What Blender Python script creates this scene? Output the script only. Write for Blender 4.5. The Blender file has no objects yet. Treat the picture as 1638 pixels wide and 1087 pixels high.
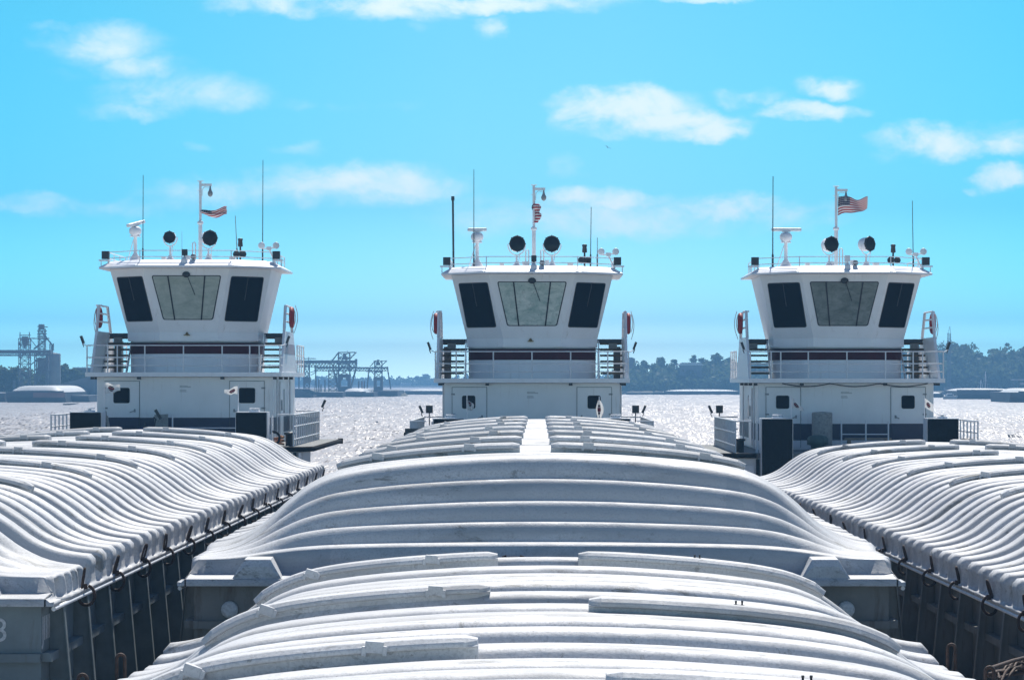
# Two covered-barge rows and three towboats on a glittering river - everything below is mesh code and node materials.
WATER_ROUGH, WATER_BUMP = .42, 3.0
HAZE, HAZE_COL = .00068, (.27, .60, 1.0, 1)
SKY_STRENGTH, SUN, EXPOSURE = .062, 5.0, 0.45
SKY0, SKY1, SKY2, SKY3, SKY4, SKY5 = (2.4,3.45,4.0), (.50,.98,1.44), (.25,.62,.80), (.255,.66,.69), (.50,.49,.56), (.50,.48,.55)
CLOUD_COL = (11.6, 13.2, 13.8)
import bpy, math, random
import numpy as np
from mathutils import Vector, Matrix
R = math.radians
rng = random.Random(7)
nrng = np.random.default_rng(11)
scene = bpy.context.scene
COL = scene.collection

# ------------------------------------------------------------------ camera frame used to survey the place
F, CX, HY, HC = 4200.0, 861.0, 608.0, 4.6        # focal length and principal point in photo pixels, eye height in metres
def at(px, py, Y):
    return ((px - CX) * Y / F, HC - (py - HY) * Y / F)

# ------------------------------------------------------------------ mesh builder
class MB:
    def __init__(s):
        s.v, s.f, s.m, s.sm = [], [], [], []
    def add(s, verts, faces, mat=0, smooth=False):
        b = len(s.v)
        s.v.extend([tuple(p) for p in verts])
        for f in faces:
            s.f.append(tuple(i + b for i in f)); s.m.append(mat); s.sm.append(smooth)
        return s
    def box(s, x0, x1, y0, y1, z0, z1, mat=0):
        v = [(x0,y0,z0),(x1,y0,z0),(x1,y1,z0),(x0,y1,z0),(x0,y0,z1),(x1,y0,z1),(x1,y1,z1),(x0,y1,z1)]
        return s.add(v, [(0,3,2,1),(4,5,6,7),(0,1,5,4),(1,2,6,5),(2,3,7,6),(3,0,4,7)], mat)
    def obox(s, c, size, rot=None, mat=0):
        a, b, d = size[0]/2, size[1]/2, size[2]/2
        M = rot or Matrix.Identity(3)
        c = Vector(c)
        v = [c + M @ Vector((x*a, y*b, z*d)) for z in (-1,1) for x, y in ((-1,-1),(1,-1),(1,1),(-1,1))]
        return s.add(v, [(0,3,2,1),(4,5,6,7),(0,1,5,4),(1,2,6,5),(2,3,7,6),(3,0,4,7)], mat)
    def loft(s, rings, mat=0, smooth=False, caps=True, closed=True):
        n = len(rings[0]); v = [p for r in rings for p in r]; f = []
        for i in range(len(rings) - 1):
            for j in range(n if closed else n - 1):
                k = (j + 1) % n
                f.append((i*n + j, i*n + k, (i+1)*n + k, (i+1)*n + j))
        s.add(v, f, mat, smooth)
        if caps:
            s.add(rings[0], [tuple(range(n - 1, -1, -1))], mat)
            s.add(rings[-1], [tuple(range(n))], mat)
        return s
    def tube(s, pts, r, n=8, mat=0, closed=False, caps=True):
        pts = [Vector(p) for p in pts]; N = len(pts)
        rr = r if isinstance(r, (list, tuple)) else [r] * N
        rings = []; up = None
        for i in range(N):
            if closed: d = pts[(i+1) % N] - pts[i-1]
            else: d = pts[min(i+1, N-1)] - pts[max(i-1, 0)]
            d.normalize()
            if up is None:
                up = Vector((0,0,1)) if abs(d.z) < .9 else Vector((0,1,0))
            a = d.cross(up)
            if a.length < 1e-4: a = d.cross(Vector((1,0,0)))
            a.normalize(); b = a.cross(d); up = b
            rings.append([pts[i] + (a*math.cos(t) + b*math.sin(t)) * rr[i] for t in [2*math.pi*k/n for k in range(n)]])
        if closed: rings.append(rings[0])
        return s.loft(rings, mat, n > 4, caps and not closed)
    def bar(s, p, q, r, mat=0, n=6):
        return s.tube([p, q], r, n, mat)
    def prism(s, poly, z0, z1, mat=0):
        return s.loft([[(x,y,z0) for x,y in poly], [(x,y,z1) for x,y in poly]], mat)
    def slab_yz(s, poly, x0, x1, mat=0):
        return s.loft([[(x0,y,z) for y,z in poly], [(x1,y,z) for y,z in poly]], mat)
    def slab_xz(s, poly, y0, y1, mat=0):
        return s.loft([[(x,y0,z) for x,z in poly], [(x,y1,z) for x,z in poly]], mat)
    def sphere(s, c, r, nu=14, nv=8, mat=0):
        r = r if isinstance(r, (list, tuple)) else (r, r, r)
        rings = []
        for i in range(nv + 1):
            t = math.pi * (i + .002 * (i == 0) - .002 * (i == nv)) / nv
            rings.append([(c[0] + r[0]*math.sin(t)*math.cos(a), c[1] + r[1]*math.sin(t)*math.sin(a), c[2] - r[2]*math.cos(t))
                          for a in [2*math.pi*k/nu for k in range(nu)]])
        return s.loft(rings, mat, True, True)
    def lathe(s, c, prof, n=16, mat=0, axis='z', smooth=True):
        rings = []
        for r, h in prof:
            ring = []
            for k in range(n):
                a = 2*math.pi*k/n; x, y = r*math.cos(a), r*math.sin(a)
                ring.append({'z': (c[0]+x, c[1]+y, c[2]+h), 'y': (c[0]+x, c[1]+h, c[2]+y), 'x': (c[0]+h, c[1]+x, c[2]+y)}[axis])
            rings.append(ring)
        return s.loft(rings, mat, smooth, True)
    def xform(s, M):
        s.v = [tuple(M @ Vector(p)) for p in s.v]; return s
    def build(s, name, mats, parent=None, label=None, bevel=0):
        me = bpy.data.meshes.new(name)
        me.from_pydata(s.v, [], s.f)
        mats = mats if isinstance(mats, (list, tuple)) else [mats]
        for m in mats: me.materials.append(m)
        if len(mats) > 1: me.polygons.foreach_set('material_index', s.m)
        me.polygons.foreach_set('use_smooth', s.sm)
        me.validate(); me.update()
        o = bpy.data.objects.new(name, me); COL.objects.link(o)
        if parent: o.parent = parent
        if label: o['label'] = label
        if bevel:
            b = o.modifiers.new('Bevel', 'BEVEL'); b.width = bevel; b.segments = 2; b.limit_method = 'ANGLE'; b.angle_limit = R(35)
        return o

def grid_obj(name, V, mats, parent=None, smooth=True, face_mat=None, close_rows=False):
    """V: (ny, nx, 3) array -> one quad-grid mesh"""
    ny, nx, _ = V.shape
    me = bpy.data.meshes.new(name)
    idx = np.arange(ny*nx).reshape(ny, nx)
    q = np.stack([idx[:-1,:-1], idx[:-1,1:], idx[1:,1:], idx[1:,:-1]], -1).reshape(-1, 4)
    me.vertices.add(ny*nx); me.vertices.foreach_set('co', V.astype(np.float32).ravel())
    me.loops.add(q.size); me.loops.foreach_set('vertex_index', q.ravel().astype(np.int32))
    me.polygons.add(len(q)); me.polygons.foreach_set('loop_start', np.arange(0, q.size, 4, dtype=np.int32))
    me.polygons.foreach_set('loop_total', np.full(len(q), 4, dtype=np.int32))
    me.polygons.foreach_set('use_smooth', np.full(len(q), smooth))
    for m in (mats if isinstance(mats, (list, tuple)) else [mats]): me.materials.append(m)
    me.update(); me.validate()
    o = bpy.data.objects.new(name, me); COL.objects.link(o)
    if parent: o.parent = parent
    return o

def quads_obj(name, V, mats, parent=None, mi=None):
    """V: (n, 4, 3) loose quads"""
    n = len(V)
    me = bpy.data.meshes.new(name)
    me.vertices.add(n*4); me.vertices.foreach_set('co', V.astype(np.float32).ravel())
    me.loops.add(n*4); me.loops.foreach_set('vertex_index', np.arange(n*4, dtype=np.int32))
    me.polygons.add(n); me.polygons.foreach_set('loop_start', np.arange(0, n*4, 4, dtype=np.int32))
    me.polygons.foreach_set('loop_total', np.full(n, 4, dtype=np.int32))
    for m in (mats if isinstance(mats, (list, tuple)) else [mats]): me.materials.append(m)
    if mi is not None: me.polygons.foreach_set('material_index', mi.astype(np.int32))
    me.update(); me.validate()
    o = bpy.data.objects.new(name, me); COL.objects.link(o)
    if parent: o.parent = parent
    return o

def thing(name, loc, label, cat, group=None, rz=0):
    o = bpy.data.objects.new(name, None); COL.objects.link(o)
    o.empty_display_size = .3
    o.location = loc; o.rotation_euler = (0, 0, rz)
    return tag(o, label, cat, group)
def tag(o, label, cat, group=None, kind=None):
    o['label'] = label; o['category'] = cat
    if group: o['group'] = group
    if kind: o['kind'] = kind
    return o

# ------------------------------------------------------------------ materials
class NT:
    """tiny helper round a node tree"""
    def __init__(s, nt): s.t = nt; s.n = nt.nodes; s.l = nt.links
    def node(s, typ, **kw):
        n = s.n.new(typ)
        for k, v in kw.items(): setattr(n, k, v)
        return n
    def put(s, sock, v):
        if isinstance(v, bpy.types.NodeSocket): s.l.new(v, sock)
        elif v is not None: sock.default_value = v
    def math(s, op, a, b=None, c=None, clamp=False):
        n = s.node('ShaderNodeMath', operation=op, use_clamp=clamp)
        for i, x in enumerate((a, b, c)): s.put(n.inputs[i], x)
        return n.outputs[0]
    def noise(s, vec, scale, detail=3, rough=.55, dist=0):
        n = s.node('ShaderNodeTexNoise')
        s.put(n.inputs['Vector'], vec); n.inputs['Scale'].default_value = scale
        n.inputs['Detail'].default_value = detail; n.inputs['Roughness'].default_value = rough
        n.inputs['Distortion'].default_value = dist
        return n.outputs['Fac']
    def mapr(s, v, a, b, c=0., d=1., smooth=False):
        n = s.node('ShaderNodeMapRange')
        if smooth: n.interpolation_type = 'SMOOTHSTEP'
        s.put(n.inputs['Value'], v)
        for k, x in zip(('From Min','From Max','To Min','To Max'), (a,b,c,d)): n.inputs[k].default_value = x
        return n.outputs[0]
    def mix(s, fac, a, b, mode='MIX'):
        n = s.node('ShaderNodeMix', data_type='RGBA', blend_type=mode)
        s.put(n.inputs[0], fac)
        for k, x in ((6, a), (7, b)):
            s.put(n.inputs[k], x if isinstance(x, bpy.types.NodeSocket) else (*x[:3], 1))
        return n.outputs[2]
    def scaled(s, vec, sc, rot=(0,0,0), loc=(0,0,0)):
        n = s.node('ShaderNodeMapping'); s.put(n.inputs['Vector'], vec)
        n.inputs['Scale'].default_value = sc; n.inputs['Rotation'].default_value = rot; n.inputs['Location'].default_value = loc
        return n.outputs[0]

def material(name, color, rough=.5, metal=0., var=.12, scale=3., dirt=None, dirt_amt=0., dirt_stretch=(1,1,1), spec=.5, bump=0., bump_scale=40, coat=0.):
    m = bpy.data.materials.new(name); m.use_nodes = True
    t = NT(m.node_tree); b = t.n['Principled BSDF']
    tc = t.node('ShaderNodeTexCoord').outputs['Object']
    c = color
    if var:
        a = t.noise(tc, scale, 5, .6)
        f = t.mapr(a, .3, .7)
        lo = tuple(x * (1 - var) for x in color); hi = tuple(min(1, x * (1 + var)) for x in color)
        c = t.mix(f, lo, hi)
    if dirt:
        v = t.scaled(tc, dirt_stretch)
        a = t.noise(v, scale * 1.7, 8, .7, .4)
        f = t.mapr(a, .62 - .25 * dirt_amt, .80 - .2 * dirt_amt, 0, min(1, .35 + dirt_amt))
        c = t.mix(f, c, dirt)
    t.put(b.inputs['Base Color'], c if isinstance(c, bpy.types.NodeSocket) else (*c, 1))
    t.put(b.inputs['Roughness'], t.mapr(t.noise(tc, scale * 4, 4), .3, .7, max(0, rough - .08), min(1, rough + .1)))
    b.inputs['Metallic'].default_value = metal
    b.inputs['Specular IOR Level'].default_value = spec
    if coat: b.inputs['Coat Weight'].default_value = coat
    if bump:
        n = t.node('ShaderNodeBump'); n.inputs['Strength'].default_value = bump; n.inputs['Distance'].default_value = .02
        t.put(n.inputs['Height'], t.noise(tc, bump_scale, 5, .6)); t.put(b.inputs['Normal'], n.outputs[0])
    return m

RUST = (.16, .07, .03)
M = {}
M['white'] = material('white_paint', (.78,.785,.79), .42, var=.05, scale=1.2, dirt=(.40,.35,.29), dirt_amt=.16, dirt_stretch=(3.5,3.5,.28), bump=.12, bump_scale=2.2)
M['white2'] = material('white_metal', (.78,.78,.80), .4, var=.05, scale=6)
M['rail'] = material('rail_paint', (.70,.72,.74), .45, var=.1, scale=9, dirt=RUST, dirt_amt=.03)
M['deck'] = material('deck_paint', (.16,.17,.17), .8, var=.25, scale=4, dirt=RUST, dirt_amt=.25, bump=.3)
M['hullwhite'] = material('hull_white', (.62,.64,.65), .5, var=.1, scale=1.5, dirt=(.2,.10,.05), dirt_amt=.3, dirt_stretch=(2.5,2.5,.3))
M['navy'] = material('navy_paint', (.012,.016,.05), .5, var=.2, scale=3)
M['maroon'] = material('maroon_paint', (.055,.002,.005), .6, var=.2, scale=2, spec=.15)
M['black'] = material('black_rubber', (.007,.007,.008), .9, var=.3, scale=6, spec=.1, bump=.3)
M['blackmetal'] = material('black_metal', (.015,.015,.017), .45, var=.3, scale=8)
M['dark'] = material('dark_metal', (.05,.055,.06), .5, var=.25, scale=8, metal=.3)
M['glassdark'] = material('dark_window_glass', (.004,.004,.006), .12, var=.3, scale=1.5, spec=.06)
M['glassside'] = material('tinted_side_glass', (.003,.003,.005), .12, var=.3, scale=1.5, spec=.05)
M['lens'] = material('lamp_glass', (.012,.013,.015), .15, var=.5, scale=6, spec=.12)
M['tread'] = material('stair_tread', (.11,.075,.035), .8, var=.3, scale=6, dirt=RUST, dirt_amt=.3)
M['mauve'] = material('faded_mauve_paint', (.36,.30,.35), .5, var=.15, scale=3)
M['red'] = material('life_ring_red', (.30,.012,.012), .6, var=.2, scale=9)
M['rope'] = material('pale_rope', (.6,.57,.5), .9, var=.2, scale=30)
M['rusty'] = material('rusty_steel', (.055,.034,.026), .75, var=.5, scale=14, metal=.2, dirt=(.22,.09,.04), dirt_amt=.25, bump=.4)
M['rustbright'] = material('orange_rust', (.34,.15,.06), .85, var=.4, scale=20, bump=.4)
M['coaming'] = material('coaming_paint', (.175,.215,.23), .6, var=.25, scale=1.6, dirt=(.10,.06,.04), dirt_amt=.2, dirt_stretch=(2,2,.35), bump=.15, bump_scale=8)
M['coaming_dark'] = material('coaming_brown_paint', (.19,.19,.18), .65, var=.22, scale=1.6, dirt=(.09,.045,.025), dirt_amt=.38, dirt_stretch=(2,2,.35), bump=.15, bump_scale=8)
M['stiff'] = material('stiffener_paint', (.15,.185,.195), .6, var=.25, scale=3, dirt=(.08,.045,.03), dirt_amt=.2, dirt_stretch=(2,2,.4))
M['hull'] = material('barge_hull', (.05,.052,.055), .7, var=.3, scale=1, dirt=RUST, dirt_amt=.4)
M['steel_deck'] = material('barge_deck', (.085,.083,.08), .8, var=.3, scale=2.5, dirt=(.1,.06,.04), dirt_amt=.35, bump=.2)
M['paintmark'] = material('pale_lettering', (.55,.58,.60), .7, var=.25, scale=25)
M['brass'] = material('brass', (.20,.14,.05), .4, metal=.6, var=.3, scale=8)
M['greybox'] = material('weathered_grey', (.30,.30,.28), .8, var=.25, scale=9, dirt=(.12,.10,.08), dirt_amt=.4, bump=.3)
M['green'] = material('dull_green_paint', (.055,.10,.09), .6, var=.3, scale=5)
M['blue'] = material('blue_plastic', (.01,.012,.16), .5, var=.2, scale=5)
M['wood'] = material('grey_timber', (.26,.21,.16), .8, var=.3, scale=8)
M['bracket'] = material('steel_bracket', (.25,.26,.27), .5, metal=.4, var=.3, scale=10)

for k_ in ('glassside', 'glassdark'): M[k_].node_tree.nodes['Principled BSDF'].inputs['IOR'].default_value = 1.2

def front_glass_material(name, lo, hi, smudge):
    m = bpy.data.materials.new(name); m.use_nodes = True
    t = NT(m.node_tree); b = t.n['Principled BSDF']
    tc = t.node('ShaderNodeTexCoord').outputs['Object']
    a = t.noise(t.scaled(tc, (1,1,2)), 2.2, 7, .7, .6); g = t.noise(tc, 9, 8, .75)
    c = t.mix(t.mapr(a, .35, .7), lo, hi)
    c = t.mix(t.mapr(g, .56, .72, 0, smudge), c, (.05,.065,.06))
    t.put(b.inputs['Base Color'], c); b.inputs['Roughness'].default_value = .16
    b.inputs['Specular IOR Level'].default_value = .3
    return m
M['glassfront'] = front_glass_material('grey_green_front_glass', (.30,.34,.29), (.46,.49,.43), .25)
M['glassteal'] = front_glass_material('teal_streaked_front_glass', (.30,.40,.36), (.66,.69,.62), .85)
M['glassgrey'] = front_glass_material('dark_grey_front_glass', (.12,.145,.135), (.26,.285,.26), .6)

def cover_material():
    """weathered white fibreglass"""
    m = bpy.data.materials.new('white_fibreglass'); m.use_nodes = True
    t = NT(m.node_tree); b = t.n['Principled BSDF']
    geo = t.node('ShaderNodeTexCoord').outputs['Object']
    big = t.noise(geo, .5, 4, .6); mid = t.noise(t.scaled(geo, (1,2.5,1)), 2.2, 6, .65); fine = t.noise(geo, 34, 5, .7)
    c = t.mix(t.mapr(big, .3, .7), (.555,.565,.575), (.665,.67,.675))
    oi = t.node('ShaderNodeObjectInfo').outputs['Random']
    c = t.mix(t.math('MULTIPLY', oi, .55), c, (.50,.515,.525))                    # covers weathered to different greys
    c = t.mix(t.mapr(mid, .45, .75, 0, .6), c, (.46,.47,.48))
    c = t.mix(t.mapr(fine, .48, .62, 0, .6), c, (.37,.38,.39))
    streak = t.noise(t.scaled(geo, (.22,3.2,.6), loc=(1,5,2)), 1.0, 7, .72, .3)
    c = t.mix(t.mapr(streak, .48, .62, 0, .7), c, (.33,.335,.335))
    spots = t.noise(t.scaled(geo, (1,1.6,1), loc=(7,3,1)), 5.5, 6, .8, .5)
    c = t.mix(t.mapr(spots, .595, .645, 0, .75), c, (.25,.25,.24))
    stain = t.noise(t.scaled(geo, (.5,2.2,1), loc=(3.1,1.7,0)), 1.3, 9, .78, .8)
    c = t.mix(t.mapr(stain, .57, .63, 0, .8), c, (.17,.17,.155))
    vor = t.node('ShaderNodeTexVoronoi'); t.put(vor.inputs['Vector'], t.scaled(geo, (.8,1.2,1))); vor.inputs['Scale'].default_value = .8
    sep = t.node('ShaderNodeSeparateColor'); t.put(sep.inputs[0], vor.outputs['Color'])
    c = t.mix(t.mapr(sep.outputs[0], .72, .74, 0, .5), c, (.44,.45,.46))
    t.put(b.inputs['Base Color'], c)
    t.put(b.inputs['Roughness'], t.mapr(mid, .3, .7, .5, .75)); b.inputs['Specular IOR Level'].default_value = .35
    n = t.node('ShaderNodeBump'); n.inputs['Strength'].default_value = .35; n.inputs['Distance'].default_value = .012
    t.put(n.inputs['Height'], t.math('ADD', t.noise(geo, 26, 6, .7), t.math('MULTIPLY', t.noise(geo, 3, 3), 1.5)))
    t.put(b.inputs['Normal'], n.outputs[0])
    return m
M['cover'] = cover_material()
def patched(m0, name, boxes, col=(.36,.385,.41)):
    """the same fibreglass with grey repair patches (object-space boxes x0,x1,z0,z1)"""
    m = m0.copy(); m.name = name
    t = NT(m.node_tree); b = t.n['Principled BSDF']
    src = b.inputs['Base Color'].links[0].from_socket
    sp = t.node('ShaderNodeSeparateXYZ'); tc = t.node('ShaderNodeTexCoord').outputs['Object']
    t.put(sp.inputs[0], tc)
    wob = t.math('MULTIPLY', t.math('SUBTRACT', t.noise(tc, 3.5, 4), .5), .22)
    x = t.math('ADD', sp.outputs[0], wob); z = t.math('ADD', sp.outputs[2], wob)
    c = src
    for (x0, x1, z0, z1) in boxes:
        f = t.math('MULTIPLY', t.math('MULTIPLY', t.math('GREATER_THAN', x, x0), t.math('LESS_THAN', x, x1)),
                   t.math('MULTIPLY', t.math('GREATER_THAN', z, z0), t.math('LESS_THAN', z, z1)))
        c = t.mix(t.math('MULTIPLY', f, .5), c, col)
    t.put(b.inputs['Base Color'], c)
    return m
# ------------------------------------------------------------------ barges
_U = np.array([0, .15, .3, .45, .6, .68, .75, .83, .9, .95, 1.0])
_D = np.array([0, .012, .05, .11, .215, .345, .555, .845, 1.01, 1.065, 1.09])
def _pchip(x, y, xi):
    h = np.diff(x); d = np.diff(y) / h; m = np.zeros_like(y)
    for i in range(1, len(x) - 1):
        if d[i-1] * d[i] > 0:
            w1, w2 = 2*h[i] + h[i-1], h[i] + 2*h[i-1]
            m[i] = (w1 + w2) / (w1/d[i-1] + w2/d[i])
    m[0], m[-1] = 0, d[-1] * .6
    k = np.clip(np.searchsorted(x, xi) - 1, 0, len(x) - 2); t = (xi - x[k]) / h[k]
    return ((1+2*t)*(1-t)**2*y[k] + t*(1-t)**2*h[k]*m[k] + t*t*(3-2*t)*y[k+1] + t*t*(t-1)*h[k]*m[k+1])
def drop(u): return _pchip(_U, _D, np.asarray(u, float))
FT = .31                                   # height of the flange top over the flange's lower lip
def smooth(a, b, x):
    t = np.clip((x - a) / (b - a), 0, 1); return t*t*(3-2*t)

def cover_section(W):
    """half section from the crown to the lip: x, height share P, skirt z (nan on body), rib weights"""
    u = np.concatenate([np.linspace(0, .55, 9), np.linspace(.6, .95, 16), [.97, .985]])
    x = list(u * W); P = list((1.09 - drop(u)) / 1.09); sk = [np.nan] * len(u)
    bodyw = [1.0] * len(u); skw = [0.0] * len(u)
    for dx, z, bw, sw in ((-.035,.300,.7,.3),(-.012,.275,.3,.8),(0,.23,0,1.),(.008,.16,0,1.),(.014,.09,0,.9),(.018,.062,0,.35),(.05,.055,0,0),(.05,.0,0,0),(-.02,.0,0,0)):
        x.append(W + dx); P.append(0.); sk.append(z); bodyw.append(bw); skw.append(sw)
    return map(np.array, (x, P, sk, bodyw, skw))

HIP_Y = [.62, 1.05, 1.48, 1.91, 2.36]; HIP_H = [.17, .36, .56, .78, 1.0]
def cover_rows(y0, y1, joint0, pitch, hip, vary=.13):
    """list of (y, H, rib value, rib body amplitude share, cap height)"""
    rows = []
    if hip:
        rows += [(y0, HIP_H[0], .5, 0, .0), (y0, HIP_H[0], .5, 0, .085), (y0+.03, HIP_H[0], .5, 0, .095), (y0+.44, HIP_H[0], .5, 0, .13)]
        for t in np.linspace(0, 1, 6):
            rows.append((y0 + .45 + .17*t**1.6, HIP_H[0]*(.35+.65*math.sin(math.pi/2*t)), .6 + .4*t, .1, .13 + .9*t))
        for k in range(4):
            for ph in np.linspace(0, 1, 22)[1:]:
                s = max(0, math.sin(math.pi/2*min(1, max(0, (ph-.55)/.45)**.9)))**.8 - .06*math.sin(math.pi*min(1, ph/.55))**2
                H = HIP_H[k] + (HIP_H[k+1]-HIP_H[k])*s
                rows.append((y0 + HIP_Y[k] + (HIP_Y[k+1]-HIP_Y[k])*ph, H, .5 + .5*math.cos(2*math.pi*ph), .15, 9))
        ys = y0 + HIP_Y[-1]
    else:
        ys = y0
    n = max(2, int(round((y1 - ys) / pitch * 22)))
    for i in range(0 if not hip else 1, n + 1):
        y = ys + (y1 - ys) * i / n
        ph = (y - joint0) / pitch
        c = math.cos(2*math.pi*(ph - .5))
        r = .5 + .5*math.tanh(2.9*(c + .25))/math.tanh(3.3)
        r = .5 + (r - .5) * (1 + vary*math.sin(37.7*math.floor(ph)*1.37 + joint0))
        w = 1.0 if not hip else float(smooth(ys, ys + .5, y))
        if hip and i < 4: r = max(r, .9 - .2*i)
        rows.append((y, 1.0, r, .15 + .85*w, 9))
    return rows

def make_cover(name, W, K, rows, parent, ze, mat, amp, crown=.55):
    x, P, sk, bw, sw = cover_section(W)
    V = []
    for (y, H, r, wa, cap) in rows:
        z = np.where(np.isnan(sk), FT + K*1.09*H*P, sk)
        dx, dz = np.gradient(x), np.gradient(np.where(np.isnan(sk), FT + K*1.09*H*P, sk))
        L = np.hypot(dx, dz) + 1e-9
        nx_, nz_ = -dz / L, dx / L
        d = bw * amp * wa * (r - .5) * (crown + (1-crown)*smooth(1.02, .80, P + .0) + .25*smooth(.25, .02, P)) - sw * .13 * (1 - r)
        X = x + np.where(sw > .5, np.abs(nx_)*d + 0*d, nx_*d); Z = z + np.where(sw > .5, nz_*d*.3, nz_*d)
        Z = np.minimum(Z, cap)
        if cap > .13 and rows[0][4] == 0:                          # the front corners are rounded in plan
            q = .30 * max(0, 1 - (y - rows[0][0]) / 1.15)**2
            X = X - q * np.clip((x - (W - .55)) / .5, 0, 1)**2
        right = np.stack([X, np.full_like(X, y), ze + Z], 1)
        left = right[:0:-1].copy(); left[:, 0] *= -1
        V.append(np.concatenate([left, right]))
    return grid_obj(name, np.array(V), mat, parent)

def make_batten(y, side, u0, u1, W, K, ze, parent, rough_clamps=True, seed=0, lift=.05):
    """raised joint strip that follows the camber"""
    rr = random.Random(seed)
    b = MB(); us = np.linspace(u0, u1, 26); rings = []
    wd = .18
    def pt(u):
        return side*u*W, ze + FT + K*(1.09 - float(drop(u)))
    for i, u in enumerate(us):
        xx, zz = pt(u); x2, z2 = pt(min(1, u + .01)); x1, z1 = pt(max(0, u - .01))
        tx, tz = x2 - x1, z2 - z1; L = math.hypot(tx, tz); n = Vector((-tz*side, 0, abs(tx))) / L
        e = min(i, len(us)-1-i); hgt = (.125 if e else .10) + lift
        sl = .0 if e else .03; wd = .18 if e > 1 else (.165 if e else .125)
        c = Vector((xx, y, zz))
        ring = [c + Vector((0,-wd+.05,0)) - n*.05, c + Vector((0,-wd+.05,0)) + n*(lift+.035), c + Vector((0,-wd,0)) + n*(lift+.04), c + Vector((0,-wd + sl,0)) + n*hgt*.8, c + Vector((0,-wd+.06,0)) + n*hgt,
                c + Vector((0,wd-.06,0)) + n*hgt, c + Vector((0,wd,0)) + n*hgt*.7, c + Vector((0,wd,0)) - n*.05]
        rings.append(ring)
    b.loft(rings)
    o = b.build('joint_batten', M['cover'], parent, bevel=.012)
    for f in ((rr.uniform(.18, .3), rr.uniform(.7, .82)) if rough_clamps else (.5,)):
        u = u0 + (u1-u0)*f; xx, zz = pt(u)
        sl = -side * (pt(min(1,u+.02))[1]-zz) / (.02*W)
        rot = Matrix.Rotation(math.atan(sl)*side, 3, 'Y')
        c = MB()
        if rough_clamps:
            c.obox((xx, y - .15, zz + .085 + lift), (.15, .09, .10), rot)
            c.obox((xx - .085, y - .17, zz + .055 + lift), (.04, .06, .08), rot); c.obox((xx + .085, y - .17, zz + .055 + lift), (.04, .06, .08), rot)
        else:
            for q in (-.03, .03):
                c.lathe((xx + q, y, zz + .12 + lift), [(.009,0),(.009,.03),(.013,.03),(.010,.045)], 8)
            c.obox((xx, y, zz + .122 + lift), (.10, .04, .012), rot)
        c.build('batten_latch', M['cover'] if rough_clamps else M['dark'], o, bevel=.008 if rough_clamps else 0)
    return o

_clamp_mesh = {}
def clamp_mesh(side):
    if side in _clamp_mesh: return _clamp_mesh[side].copy()
    b = MB()
    # C-shaped hook round the clamp rail (in the X-Z plane), then a long link up over the flange
    pts = [(side*(.035 + .105*math.cos(a)), 0, -.02 + .125*math.sin(a)) for a in [R(d) for d in range(70, -165, -18)]]
    b.tube(pts, .021, 7)
    lk = [(side*(.02 + .03*math.sin(2*math.pi*k/14)), .035*math.cos(2*math.pi*k/14), .20 + .125*math.sin(2*math.pi*k/14 + .0)) for k in range(14)]
    b.tube(lk, .017, 6, closed=True)
    b.obox((side*.035, 0, .09), (.05, .06, .07))
    o = b.build('cover_clamp', M['rusty']); _clamp_mesh[side] = o
    return o

def text_mesh(body, name, mat, size, parent, loc, rot, sx=1., align='LEFT'):
    cu = bpy.data.curves.new(name, 'FONT'); cu.body = body; cu.size = size; cu.extrude = .002; cu.align_x = align
    tmp = bpy.data.objects.new(name, cu); COL.objects.link(tmp)
    bpy.context.view_layer.update()
    dg = bpy.context.evaluated_depsgraph_get()
    me = bpy.data.meshes.new_from_object(tmp.evaluated_get(dg)); me.name = name
    bpy.data.objects.remove(tmp); bpy.data.curves.remove(cu)
    me.materials.clear(); me.materials.append(mat)
    o = bpy.data.objects.new(name, me); COL.objects.link(o)
    o.parent = parent; o.location = loc; o.rotation_euler = rot; o.scale = (sx, 1, 1)
    return o

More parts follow.
